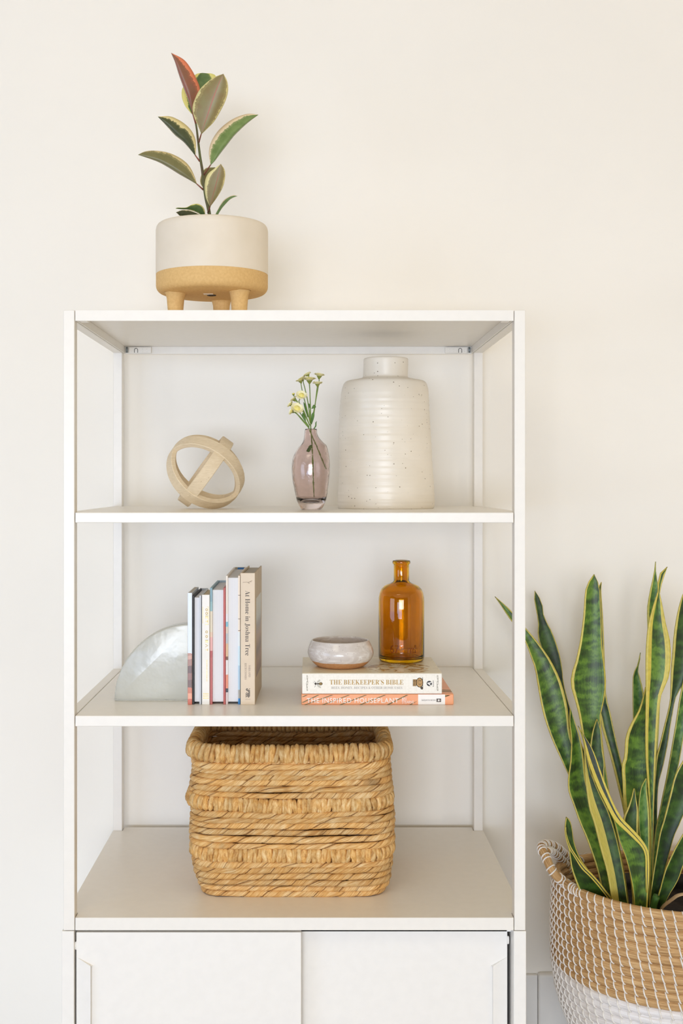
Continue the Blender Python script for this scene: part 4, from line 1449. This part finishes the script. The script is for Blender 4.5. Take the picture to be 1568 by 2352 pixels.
DEP = 0.30
rows_ = []   # (y centre px, left px, right px, kind, radius)
sec = [(1728, 422, 906, 'band', 0.0128),
       (1746, 440, 894), (1755, 433, 901), (1769, 433, 902), (1782, 432, 904), (1795, 430, 905), (1808, 429, 906), (1821, 428, 907),
       (1843, 421, 909, 'band', 0.0106),
       (1866, 430, 911), (1881, 429, 912), (1895, 428, 912), (1909, 428, 912), (1923, 428, 911), (1938, 429, 911),
       (1960, 429, 911, 'band', 0.0106),
       (1983, 434, 908), (1997, 436, 907), (2012, 439, 905), (2026, 442, 902), (2040, 447, 898), (2053, 455, 890)]
NA = 260
wrap_jobs = []
for idx, row in enumerate(sec):
    y, xl, xr = row[:3]
    band = len(row) > 3
    rr = row[4] if band else 0.0060
    ins = 0.0 if band else (0.016 if y == 1746 else 0.004)
    lvl = idx / len(sec)
    sag = (0.006 if y < 1990 else 0.002) * (0.6 + 0.4 * math.sin(idx))
    tuck = 0.006 if y > 2035 else 0.0
    pts = rrect(wz(y), wX(xl) + rr, wX(xr) - rr, kY0 + rr + ins * 0.5 + tuck, kY0 + DEP - rr - tuck, 0.042 - tuck, NA, sag, idx * 1.7, 0.0028 if y < 2040 else 0.0008)
    if not band:
        s_acc = [0.0]
        for i in range(1, NA + 1):
            s_acc.append(s_acc[-1] + (pts[i % NA] - pts[i - 1]).length)
        tp = random.random() * 20
        tpm = random.uniform(15.0, 26.0)           # turns of the twist per metre
        phi = [tpm * q + 1.1 * mnoise.noise((q * 6.0, tp, 4.0)) + 0.35 * mnoise.noise((q * 21.0, tp, 9.0)) + tp for q in s_acc]

        def rad(i, a, s_acc=s_acc, tp=tp, phi=phi):
            s = s_acc[i % NA]
            base = 0.0060 * (1 + 0.34 * mnoise.noise((s * 6 + tp, tp, 0.3)) + 0.14 * mnoise.noise((s * 25, tp, 1.7)))
            g = math.cos(a + 2 * PI * phi[i % NA])
            groove = max(0.0, (g - 0.86) / 0.14)
            return base * (1 - 0.24 * groove)
        m = MB()
        m.tube(pts, rad, 14, closed=True, up=(0, 0, 1), uv=True, uvx=lambda i, u, phi=phi: u + phi[min(i, NA)])
        m.build('strand', M['banana'], basket, True)
    else:
        m = MB()
        m.tube(pts, rr * 0.62, 10, closed=True, up=(0, 0, 1), uv=True)
        m.build('band_core', M['banana'], basket, True)
        L = sum((pts[(i + 1) % NA] - pts[i]).length for i in range(NA))
        nw = int(L / 0.0089)
        wrap_jobs.append((pts, rr, nw, y))
# base panel
bx('base_panel', (wX(480) - CX, 0.03, 0.001), (wX(866) - CX, DEP - 0.03, 0.006), M['banana'], basket, 0.001)
# the wraps: three shapes of rings shared by all pieces
wrap_me = []
for var in range(4):
    m = MB()
    random.seed(var + 40)
    rows = []
    pt = []
    N = 14
    lean = (var - 1.0) * 0.0007
    for i in range(N):
        a = 2 * PI * i / N
        pt.append(Vector((lean * math.sin(a) + 0.0004 * random.uniform(-1, 1), 0.86 * math.cos(a) * 0.0105, math.sin(a) * 0.0122)))
    m.tube(pt, lambda i, a: 0.0054 * (1 + 0.10 * math.sin(3 * a + var) + 0.12 * math.sin(i * 1.3 + var)), 8, closed=True, up=(1, 0, 0), uv=True)
    me = m.mesh('wrap')
    me.materials.append(M['banana_wrap'])
    me.polygons.foreach_set('use_smooth', [True] * len(me.polygons))
    wrap_me.append(me)
random.seed(11)
n_wrap = 0
rest = MB()
jobs = []
for pts, rr, nw, y in wrap_jobs:
    n = len(pts)
    for k in range(nw):
        f_ = k / nw * n
        i = int(f_) % n
        p = pts[i].lerp(pts[(i + 1) % n], f_ - int(f_))
        tg = (pts[(i + 1) % n] - pts[i]).normalized()
        jobs.append((p.y > 0.2, p.y, p, tg, rr))
jobs.sort(key=lambda j: j[1])
for j, (far, py, p, tg, rr) in enumerate(jobs):
    upv = Vector((0, 0, 1))
    yv = upv.cross(tg).normalized()
    zv = tg.cross(yv).normalized()
    rot = Matrix((tg, yv, zv)).transposed().to_4x4() @ Matrix.Rotation(random.uniform(-0.16, 0.16), 4, 'Y')
    scl = rr / 0.0125
    mx = Matrix.Translation(p) @ rot @ Matrix.Diagonal((random.uniform(0.88, 1.12), scl * random.uniform(0.95, 1.05), scl * random.uniform(0.95, 1.05), 1))
    me = wrap_me[j % 4]
    if n_wrap < 298:
        o = bpy.data.objects.new('wrap', me)
        COL.objects.link(o)
        o.parent = basket
        o.matrix_basis = mx
        n_wrap += 1
    else:
        b = len(rest.v)
        rest.v += [tuple(mx @ vv.co) for vv in me.vertices]
        ul = me.uv_layers[0].data
        for pl in me.polygons:
            rest.f.append(tuple(b + q for q in pl.vertices))
            rest.uv[len(rest.f) - 1] = tuple(tuple(ul[li].uv) for li in pl.loop_indices)
ro = rest.build('rear_wraps', M['banana_wrap'], basket, True, fix=False)
ro['kind'] = 'stuff'

# ------------------------------------------------------------------ seagrass basket on the floor
sbY = 0.27
sbs = F / (D0 + sbY)
SBX = (1555 - VX) / sbs
sb = thing('seagrass_basket', 'coiled seagrass floor basket with white stitching and a white lower half', 'basket', (SBX, sbY, 0.0045))
prof_z = [(0.763, 0.2405), (0.80, 0.2425), (0.85, 0.2440), (0.90, 0.2440), (0.94, 0.2425), (0.98, 0.2365), (1.02, 0.2250), (1.06, 0.2080), (1.10, 0.1880), (1.15, 0.165), (1.22, 0.15), (1.30, 0.14)]


def rad_at(d):
    for (a, ra), (b, rb) in zip(prof_z, prof_z[1:]):
        if d <= b:
            t = max(0, (d - a) / (b - a))
            return ra + (rb - ra) * t
    return prof_z[-1][1]


M['seagrass'] = None


def fiber(name, c1, c2, c3, su=9.0, sv=22.0, rough=0.65):
    m = NT(name)
    uv = m.n('ShaderNodeUVMap', uv_map='UVMap').outputs['UV']
    s = m.sep(uv)
    info = m.n('ShaderNodeObjectInfo').outputs['Random']
    cb = m.n('ShaderNodeCombineXYZ')
    m.l(m.math('ADD', m.math('MULTIPLY', s[0], su * 3), m.math('MULTIPLY', s[1], 6.0)), cb.inputs[0])
    m.l(m.math('MULTIPLY', s[1], sv), cb.inputs[1])
    m.l(m.math('MULTIPLY', info, 31.0), cb.inputs[2])
    f = m.noise(cb.outputs[0], 1.0, 5, 0.65)
    m.color(m.ramp(f, [(0.3, lin(*c1)), (0.5, lin(*c2)), (0.7, lin(*c3))]))
    m.bump(f, 0.6, 0.0012)
    m.set(rough=rough, spec=0.3)
    return m.m


M['seagrass'] = fiber('seagrass_coil', (146, 108, 66), (196, 156, 106), (222, 190, 142))
M['seagrass_white'] = fiber('whitewashed_coil', (214, 206, 200), (234, 230, 228), (242, 240, 240))
M['stitch'] = plain('white_cord', (240, 236, 230), (228, 222, 214), 200, 0.6)
pitch = 0.0158
cr = 0.0088
zf = H - 0.0045
rows_c = []
d = 0.763 + cr
while True:
    r = rad_at(d - cr)
    rows_c.append((d, r))
    slope = abs(rad_at(d + 0.01) - rad_at(d - 0.01)) / 0.02
    d += pitch / math.sqrt(1 + slope * slope)
    if d > zf - cr:
        break


def droop(th, d):
    """the soft rear of the rim hangs a little lower"""
    s = max(0.0, math.sin(th))
    return -0.030 * s * max(0.0, 1 - (d - 0.763) / 0.25)


NR = 120
st_jobs = []
tmpl = MB()
tp = []
for i in range(8):
    a = math.radians(lerp(82, -84, i / 7))
    tp.append(Vector((lerp(-0.0042, 0.0048, i / 7), (cr + 0.0009) * math.cos(a), (cr + 0.0009) * math.sin(a))))
tmpl.tube(tp, [0.0010, 0.0013, 0.0015, 0.0015, 0.0015, 0.0014, 0.0012, 0.0008], 6)
st_me = tmpl.mesh('stitch')
st_me.materials.append(M['stitch'])
st_me.polygons.foreach_set('use_smooth', [True] * len(st_me.polygons))
for ci, (d, r) in enumerate(rows_c):
    pts = []
    for i in range(NR):
        th = 2 * PI * i / NR
        rr = r - cr + 0.0012 * mnoise.noise((math.cos(th) * 2, math.sin(th) * 2, ci * 0.7))
        pts.append(Vector((rr * math.cos(th), rr * math.sin(th), zf - d + droop(th, d) + 0.0008 * mnoise.noise((th * 1.1, ci * 0.9, 2.0)))))
    white = d > 0.945
    m = MB()
    ph = random.random() * 9
    m.tube(pts, lambda i, a, ph=ph: cr * (1 + 0.05 * mnoise.noise((i * 0.35 + ph, a * 1.2, ph))), 12, closed=True, up=(0, 0, 1), uv=True)
    m.build('coil', M['seagrass_white'] if white else M['seagrass'], sb, True)
    ns = 80
    for k in range(ns):
        th = 2 * PI * (k + 0.0) / ns + ci * (0.0030 / 0.245) + random.uniform(-0.006, 0.006)
        rr = r - cr
        p = Vector((rr * math.cos(th), rr * math.sin(th), zf - d + droop(th, d)))
        st_jobs.append((ci, th, p))
# the rim coil of the handle side
seen, unseen = [], []
for (ci, th, p) in st_jobs:
    w = p + Vector((SBX, sbY, 0.0045))
    D = D0 + w.y
    px, py = VX + w.x * F / D, VY + (H - w.z) * F / D
    front = math.sin(th) < 0.05
    if px < 1580 and py < 2365 and front:
        seen.append((ci, th, p))
    else:
        unseen.append((ci, th, p))
seen.sort(key=lambda j: math.sin(j[1]))
cut = seen[:298]
unseen += seen[298:]


def st_matrix(th, p):
    ra = Vector((math.cos(th), math.sin(th), 0))
    tg = Vector((-math.sin(th), math.cos(th), 0))
    return Matrix.Translation(p) @ Matrix((tg, ra, Vector((0, 0, 1)))).transposed().to_4x4() @ Matrix.Rotation(random.uniform(-0.06, 0.06), 4, 'Y')


for (ci, th, p) in cut:
    o = bpy.data.objects.new('stitch', st_me)
    COL.objects.link(o)
    o.parent = sb
    o.matrix_basis = st_matrix(th, p)
m = MB()
for (ci, th, p) in unseen:
    mx = st_matrix(th, p)
    b = len(m.v)
    m.v += [tuple(mx @ vv.co) for vv in st_me.vertices]
    m.f += [tuple(b + q for q in pl.vertices) for pl in st_me.polygons]
so = m.build('more_stitches', M['stitch'], sb, True, fix=False)
so['kind'] = 'stuff'
m = MB()
m.lathe([(0.001, 0.004), (rows_c[-1][1] - 0.01, 0.004)], 40, close_bottom=True)
m.build('basket_bottom', M['seagrass_white'], sb, True)
# handle: a double coil looping out over the rim
sbo = Vector((SBX, sbY, 0.0045))


def handle(pxpts, mirror=False, full=True):
    q = [P(x, y, D - D0) - sbo for x, y, D in pxpts]
    def rim(deg):
        th = math.radians(deg)
        rr = rows_c[0][1] - cr
        return Vector((rr * math.cos(th), rr * math.sin(th), zf - rows_c[0][0] + droop(th, rows_c[0][0])))
    q = ([rim(206), rim(197), rim(190)] if full else []) + q + [rim(130)]
    if mirror:
        q = [Vector((-v.x, v.y, v.z)) for v in q]
    return crom(q, 48)


def wrapped(pts, r, name, every, parent):
    m = MB()
    m.tube(pts, r, 12, uv=True)
    h = m.build(name, M['seagrass'], parent, True)
    acc, nxt = 0.0, every * 0.6
    for i in range(1, len(pts) - 1):
        acc += (pts[i] - pts[i - 1]).length
        if acc >= nxt:
            nxt += every
            tg = (pts[i + 1] - pts[i - 1]).normalized()
            a = Vector((0, -0.3, 1))
            n1 = (a - tg * a.dot(tg)).normalized()
            n2 = tg.cross(n1)
            ring = [pts[i] + (n1 * math.cos(t) + n2 * math.sin(t)) * (r + 0.0007) + tg * 0.002 * math.sin(t) for t in [2 * PI * k / 14 for k in range(14)]]
            MB().tube(ring, 0.0015, 6, closed=True).build('stitch', M['stitch'], h, True)
    return h


hpts = [(1270, 2004, 2.335), (1253, 1968, 2.36), (1243, 1948, 2.39), (1252, 1939, 2.43), (1276, 1946, 2.47), (1298, 1965, 2.51), (1312, 1985, 2.53)]
hpts2 = [(1254, 1957, 2.39), (1262, 1954, 2.43), (1278, 1964, 2.47), (1296, 1982, 2.505), (1308, 2000, 2.53)]
for mir in (False, True):
    wrapped(handle(hpts, mir), 0.0083, 'handle', 0.0125, sb)
    wrapped(handle(hpts2, mir, False), 0.0075, 'inner_handle', 0.0125, sb)

# ------------------------------------------------------------------ nursery pot and snake plant
SOILZ = H - 0.862
M['black_plastic'] = plain('black_plastic', (30, 28, 30), (22, 21, 23), 40, 0.45)
np_ = thing('nursery_pot', 'black plastic nursery pot of dark soil inside the seagrass basket', 'pot', (SBX, sbY, 0.02))
m = MB()
zr = SOILZ + 0.03 - 0.02
m.lathe([(0.12, 0.0), (0.205, zr), (0.2055, zr + 0.002), (0.2015, zr + 0.002), (0.2, zr - 0.02), (0.118, 0.006)], 56, close_bottom=True)
m.build('pot_wall', M['black_plastic'], np_, True)
m = MB()
rows = []
for i in range(10):
    r = 0.199 * i / 9 + 0.001
    rows.append([(r * math.cos(2 * PI * k / 40), r * math.sin(2 * PI * k / 40), SOILZ - 0.02 + 0.006 * mnoise.noise((r * 40 * math.cos(2 * PI * k / 40), r * 40 * math.sin(2 * PI * k / 40), 0))) for k in range(40)])
m.grid(rows, closed_v=True)
o = m.build('soil', M['soil'], np_, True)
o['kind'] = 'stuff'


def snake_mat(name, dark, mid, light, margin, bandscale=1.0):
    m = NT(name)
    uv = m.n('ShaderNodeUVMap', uv_map='UVMap').outputs['UV']
    s = m.sep(uv)
    info = m.n('ShaderNodeObjectInfo').outputs['Random']
    au = m.math('ABSOLUTE', s[0])
    # ragged cross bands
    c1 = m.n('ShaderNodeCombineXYZ')
    m.l(m.math('MULTIPLY', s[0], 9.0), c1.inputs[0])
    m.l(m.math('MULTIPLY', s[1], 30.0), c1.inputs[1])
    m.l(m.math('MULTIPLY', info, 17.0), c1.inputs[2])
    jag = m.noise(c1.outputs[0], 1.0, 3, 0.7)
    c2 = m.n('ShaderNodeCombineXYZ')
    m.l(m.math('MULTIPLY', s[0], 0.55), c2.inputs[0])
    m.l(m.math('ADD', m.math('MULTIPLY', s[1], 62.0 * bandscale), m.math('MULTIPLY', jag, 1.1)), c2.inputs[1])
    m.l(m.math('MULTIPLY', info, 29.0), c2.inputs[2])
    b = m.noise(c2.outputs[0], 1.0, 2, 0.55)
    green = m.ramp(b, [(0.36, lin(*dark)), (0.47, lin(*mid)), (0.60, lin(*light)), (0.72, lin(*mid))])
    # lengthwise fine streaks
    c3 = m.n('ShaderNodeCombineXYZ')
    m.l(m.math('MULTIPLY', s[0], 24.0), c3.inputs[0])
    m.l(m.math('MULTIPLY', s[1], 14.0), c3.inputs[1])
    st_ = m.noise(c3.outputs[0], 1.0, 2)
    green = m.mix(0.22, green, m.ramp(st_, [(0.4, lin(*dark)), (0.6, lin(*light))]))
    n2 = m.noise(c2.outputs[0], 2.2, 3)
    yel = m.ramp(n2, [(0.35, tuple(v * 0.82 for v in lin(*margin)[:3]) + (1,)), (0.6, lin(*margin))])
    edge = m.math('ADD', au, m.math('MULTIPLY', m.math('SUBTRACT', jag, 0.5), 0.06))
    mask = m.math('GREATER_THAN', edge, 1.0)
    m.color(m.mix(mask, green, yel))
    m.set(rough=0.45, coat=0.04, coat_rough=0.3)
    m.bump(st_, 0.12, 0.0008)
    return m.m


M['sn1'] = snake_mat('snake_leaf_a', (28, 50, 18), (62, 96, 26), (106, 144, 44), (212, 194, 84))
M['sn2'] = snake_mat('snake_leaf_b', (22, 40, 17), (40, 67, 22), (64, 98, 32), (206, 190, 90))
M['sn3'] = snake_mat('snake_leaf_c', (36, 68, 26), (54, 104, 32), (110, 150, 66), (198, 192, 92))
M['sn4'] = snake_mat('snake_leaf_d', (40, 48, 44), (52, 62, 54), (66, 82, 60), (218, 198, 84))
sp_base = Vector((SBX, sbY, SOILZ - 0.004))
snake = thing('snake_plant', 'tall snake plant with yellow edged banded leaves in the seagrass basket', 'plant', tuple(sp_base))


def sl(L, R, Yb, Yt, mat, ml=(0.14, 0.14), mr=(0.14, 0.14), cup=-0.12, slant=0.0, n=40, thick=0.0028, wave=0.0, ext=True):
    L, R = list(L), list(R)
    if ext:   # run the base down into the soil
        Db = D0 + Yb
        ys = VY + (H - SOILZ + 0.006) * F / Db
        l0, r0 = L[-1], R[-1]
        cx = (l0[0] + r0[0]) / 2
        if ys > max(l0[1], r0[1]) + 3:
            hwb = max(6.0, (r0[0] - l0[0]) * 0.42)
            cx2 = cx + (1470 - cx) * 0.06
            L.append((cx2 - hwb, ys))
            R.append((cx2 + hwb, ys))
    return leaf('leaf', L, R, Yb, Yt, mat, snake, n=n, mm=11, cup=cup, slant=slant, ml=ml, mr=mr, thick=thick, base=sp_base, wave=wave, v0=random.random())


# rear leaves first
sl([(1228, 1357), (1227, 1378), (1232, 1405), (1236, 1430), (1235, 1460), (1243, 1490), (1260, 1530), (1290, 1640), (1330, 1780), (1370, 1930), (1400, 2040)],
   [(1228, 1357), (1238, 1372), (1245, 1388), (1247, 1408), (1253, 1425), (1264, 1445), (1275, 1472), (1285, 1505), (1291, 1540), (1296, 1580), (1325, 1680), (1365, 1790), (1405, 1930), (1425, 2040)], 0.35, 0.50, M['sn2'], (0.08, 0.06), (0.08, 0.07))
sl([(1470, 1499), (1466, 1520), (1460, 1538), (1454, 1549), (1453, 1594), (1454, 1651), (1458, 1760), (1462, 1900), (1466, 2040)],
   [(1470, 1499), (1469, 1520), (1464, 1538), (1467, 1548), (1473, 1571), (1477, 1590), (1484, 1660), (1486, 1760), (1486, 1900), (1486, 2040)], 0.34, 0.40, M['sn3'], (0.03, 0.03), (0.2, 0.25))
sl([(1505, 1290), (1503, 1308), (1501, 1321), (1494, 1351), (1489, 1378), (1486, 1402), (1487, 1430), (1488, 1500), (1488, 1640), (1486, 1800), (1486, 2000)],
   [(1505.5, 1290), (1506, 1318), (1509, 1332), (1512, 1352), (1516, 1400), (1518, 1500), (1514, 1640), (1506, 1800), (1500, 2000)], 0.31, 0.38, M['sn3'], (0.2, 0.25), (0.15, 0.2))
sl([(1380, 1337), (1370, 1360), (1356, 1420), (1352, 1520), (1362, 1600), (1376, 1640), (1382, 1671), (1395, 1715), (1407, 1759), (1418, 1804), (1428, 1846), (1434, 1880), (1446, 1960), (1456, 2060)],
   [(1381, 1337), (1380, 1360), (1384, 1420), (1388, 1520), (1391, 1594), (1401, 1638), (1409, 1677), (1419, 1721), (1428, 1757), (1438, 1800), (1448, 1860), (1462, 1960), (1470, 2060)], 0.33, 0.44, M['sn2'], (0.5, 0.3), (0.14, 0.12), slant=-0.1)
sl([(1364, 1319), (1352, 1336), (1344, 1358), (1341, 1400), (1337, 1440), (1331, 1480), (1322, 1520), (1313, 1548), (1311, 1572), (1316, 1592), (1322, 1612), (1330, 1645), (1336, 1680), (1346, 1740), (1366, 1840), (1392, 1950), (1418, 2060)],
   [(1364, 1319), (1372, 1335), (1377, 1355), (1379, 1400), (1381, 1440), (1381, 1470), (1384, 1500), (1388, 1530), (1391, 1560), (1390, 1590), (1384, 1620), (1379, 1640), (1379, 1665), (1383, 1700), (1390, 1760), (1404, 1850), (1424, 1950), (1442, 2060)], 0.30, 0.33, M['sn1'], (0.17, 0.13), (0.08, 0.06))
sl([(1136, 1370), (1152, 1393), (1164, 1412), (1177, 1430), (1194, 1452), (1207, 1475), (1219, 1508), (1229, 1537), (1236, 1580), (1246, 1632), (1258, 1672), (1272, 1708), (1290, 1747), (1308, 1786), (1335, 1850), (1366, 1930), (1392, 2040)],
   [(1136, 1370), (1155, 1386), (1177, 1407), (1207, 1443), (1230, 1470), (1253, 1500), (1270, 1528), (1285, 1560), (1296, 1595), (1304, 1636), (1307, 1680), (1314, 1704), (1316, 1719), (1318, 1760), (1350, 1840), (1390, 1930), (1410, 2040)], 0.30, 0.42, M['sn1'], (0.07, 0.12), (0.17, 0.2))
sl([(1370, 1652), (1362, 1675), (1357, 1702), (1354, 1740), (1362, 1790), (1378, 1860), (1400, 1960), (1420, 2060)],
   [(1371, 1652), (1379, 1677), (1383, 1721), (1388, 1753), (1387, 1785), (1396, 1860), (1416, 1960), (1436, 2060)], 0.27, 0.285, M['sn2'], (0.12, 0.12), (0.16, 0.12))
sl([(1309, 1628), (1308, 1660), (1312, 1700), (1310, 1750), (1305, 1785), (1306, 1817), (1316, 1845), (1330, 1885), (1345, 1920), (1358, 1955), (1368, 1985), (1376, 2015), (1384, 2060)],
   [(1310, 1628), (1321, 1661), (1331, 1692), (1337, 1721), (1341, 1750), (1346, 1790), (1360, 1850), (1376, 1905), (1392, 1960), (1404, 2010), (1412, 2060)], 0.235, 0.345, M['sn1'], (0.10, 0.05), (0.06, 0.3), slant=0.12)
# right-hand group
sl([(1572, 1355), (1565, 1373), (1557, 1402), (1551, 1434), (1547, 1464), (1544, 1505), (1541, 1539), (1540, 1580), (1539, 1605), (1535, 1629), (1526, 1665), (1515, 1710), (1507, 1740), (1503, 1790), (1500, 1850), (1498, 1920), (1496, 2040)],
   [(1572, 1355), (1582, 1400), (1590, 1450), (1590, 1500), (1578, 1555), (1556, 1592), (1549, 1612), (1545, 1634), (1539, 1668), (1533, 1709), (1522, 1762), (1512, 1800), (1509, 1850), (1509, 1920), (1510, 2040)], 0.32, 0.34, M['sn2'], (0.25, 0.2), (0.15, 0.15))
sl([(1590, 1480), (1572, 1550), (1561, 1602), (1552, 1660), (1542, 1719), (1530, 1787), (1521, 1830), (1513, 1872), (1506, 1903), (1500, 1960), (1496, 2040)],
   [(1594, 1480), (1590, 1560), (1578, 1640), (1569, 1693), (1559, 1753), (1550, 1787), (1540, 1821), (1526, 1876), (1520, 1905), (1514, 1960), (1510, 2040)], 0.29, 0.33, M['sn3'], (0.12, 0.12), (0.14, 0.14))
sl([(1482, 1578), (1475, 1606), (1466, 1633), (1449, 1663), (1437, 1694), (1434, 1737), (1428, 1760), (1430, 1800), (1431, 1830), (1434, 1860), (1440, 1920), (1450, 1990), (1462, 2060)],
   [(1484, 1578), (1494, 1620), (1497, 1680), (1497, 1740), (1496, 1800), (1495, 1860), (1493, 1920), (1490, 1990), (1488, 2060)], 0.26, 0.28, M['sn1'], (0.17, 0.2), (0.1, 0.1))
sl([(1532, 1302), (1525, 1309), (1517, 1315), (1512, 1327), (1511, 1341), (1511, 1356), (1505, 1375), (1496, 1405), (1489, 1434), (1485, 1468), (1483, 1511), (1483, 1552), (1483, 1605), (1482, 1685), (1483, 1745), (1486, 1787), (1491, 1855), (1494, 1923), (1492, 2000), (1490, 2060)],
   [(1532, 1302), (1529, 1310), (1526, 1320), (1521, 1338), (1514, 1356), (1518, 1377), (1524, 1409), (1530, 1440), (1537, 1466), (1540, 1498), (1539, 1532), (1534, 1559), (1522, 1587), (1516, 1606), (1511, 1660), (1507, 1719), (1504, 1770), (1501, 1838), (1499, 1923), (1498, 2000), (1496, 2060)], 0.225, 0.235, M['sn1'], (0.42, 0.40), (0.16, 0.55))
sl([(1598, 1712), (1580, 1730), (1566, 1752), (1555, 1771), (1547, 1792), (1538, 1830), (1525, 1881), (1515, 1915), (1508, 1957), (1501, 2000), (1494, 2050), (1490, 2096)],
   [(1598, 1712), (1603, 1760), (1592, 1820), (1569, 1872), (1559, 1896), (1550, 1915), (1542, 1940), (1533, 1974), (1528, 1992), (1521, 2022), (1510, 2060), (1504, 2096)], 0.19, 0.17, M['sn2'], (0.07, 0.07), (0.06, 0.06))
sl([(1612, 1838), (1598, 1864), (1580, 1896), (1566, 1920), (1550, 1949), (1535, 1981), (1526, 2004), (1516, 2041), (1509, 2068), (1505, 2096)],
   [(1612, 1838), (1610, 1885), (1590, 1940), (1569, 1988), (1560, 2014), (1550, 2034), (1538, 2053), (1529, 2071), (1520, 2085), (1514, 2098)], 0.165, 0.11, M['sn2'], (0.04, 0.04), (0.10, 0.10))
sl([(1483, 1788), (1476, 1800), (1471, 1813), (1466, 1852), (1467, 1900), (1471, 1935), (1478, 2000), (1482, 2060)],
   [(1484, 1788), (1485, 1817), (1489, 1850), (1491, 1888), (1491, 1953), (1491, 2010), (1491, 2060)], 0.20, 0.205, M['sn3'], (0.04, 0.04), (0.28, 0.3))
sl([(1455, 1811), (1450, 1832), (1442, 1855), (1431, 1883), (1432, 1930), (1445, 2000), (1452, 2060)],
   [(1457, 1811), (1461, 1838), (1465, 1864), (1465, 1911), (1466, 1960), (1470, 2010), (1472, 2060)], 0.19, 0.195, M['sn2'], (0.14, 0.2), (0.2, 0.24))
sl([(1341, 1706), (1343, 1760), (1346, 1806), (1353, 1855), (1364, 1890), (1378, 1946), (1394, 2005), (1405, 2070), (1410, 2096)],
   [(1342, 1706), (1352, 1762), (1374, 1818), (1397, 1866), (1418, 1935), (1434, 2020), (1442, 2080), (1445, 2096)], 0.165, 0.175, M['sn2'], (1.12, 1.05), (0.08, 0.08))
# the twisted leaf that leans across the middle
sl([(1327, 1667), (1336, 1690), (1345, 1730), (1356, 1765), (1372, 1806), (1390, 1843), (1410, 1885), (1422, 1930), (1437, 1970), (1449, 2017), (1456, 2064), (1456, 2098)],
   [(1327, 1667), (1345, 1696), (1364, 1730), (1385, 1789), (1406, 1841), (1425, 1876), (1449, 1902), (1470, 1925), (1486, 1950), (1491, 1982), (1489, 2029), (1486, 2098)], 0.135, 0.125, M['sn1'], (0.02, 0.02), (0.24, 0.05), cup=-0.1)
sl([(1336, 1684), (1341, 1702), (1350, 1747), (1369, 1801), (1388, 1841), (1411, 1884), (1435, 1908), (1458, 1930), (1473, 1946), (1481, 1966), (1482, 2005), (1483, 2050)],
   [(1337, 1684), (1352, 1706), (1366, 1734), (1386, 1790), (1407, 1841), (1426, 1876), (1450, 1902), (1471, 1925), (1487, 1951), (1491, 1982), (1489, 2029), (1486, 2050)], 0.12, 0.11, M['sn4'], (1.4, 0.5), (1.25, 0.05), ext=False, thick=0.002, cup=-0.06)
# front-left short twisted leaf
sl([(1300, 1877), (1297, 1900), (1298, 1918), (1305, 1945), (1309, 1970), (1312, 1993), (1322, 2024), (1338, 2064), (1350, 2092)],
   [(1300, 1877), (1308, 1885), (1313, 1902), (1318, 1935), (1331, 1970), (1350, 1998), (1369, 2021), (1388, 2045), (1404, 2066), (1418, 2096)], 0.20, 0.125, M['sn2'], (0.10, 0.10), (0.08, 0.05), cup=-0.15)
sl([(1298, 1900), (1297, 1916), (1305, 1946), (1318, 1968), (1334, 1994), (1352, 2012), (1370, 2032), (1386, 2052), (1400, 2072), (1410, 2096)],
   [(1300, 1900), (1301, 1916), (1310, 1943), (1324, 1966), (1342, 1990), (1359, 2007), (1376, 2026), (1392, 2047), (1406, 2066), (1418, 2096)], 0.18, 0.108, M['sn4'], (1.3, 1.3), (1.3, 1.3), ext=False, thick=0.002, cup=-0.05)
# dried strip and a cut stub near the right
M['dry'] = plain('dried_leaf', (188, 160, 124), (166, 136, 100), 40, 0.8)
pts = crom([P(1512, 2108, 0.14) - sp_base, P(1520, 2085, 0.135) - sp_base, P(1540, 2068, 0.13) - sp_base, P(1558, 2056, 0.13) - sp_base, P(1585, 2052, 0.14) - sp_base], 20)
MB().tube(pts, [0.005, 0.0055, 0.006] + [0.0055] * 14 + [0.004, 0.003, 0.002], 8, flat=0.3).build('dry_leaf', M['dry'], snake, True)
pts = crom([P(1494, 2125, 0.15) - sp_base, P(1499, 2085, 0.145) - sp_base, P(1507, 2058, 0.14) - sp_base], 10)
MB().tube(pts, [0.0085] * 10, 12, flat=0.7).build('cut_stub', plain('green_stub', (66, 112, 44), (54, 96, 36), 40, 0.5), snake, True)
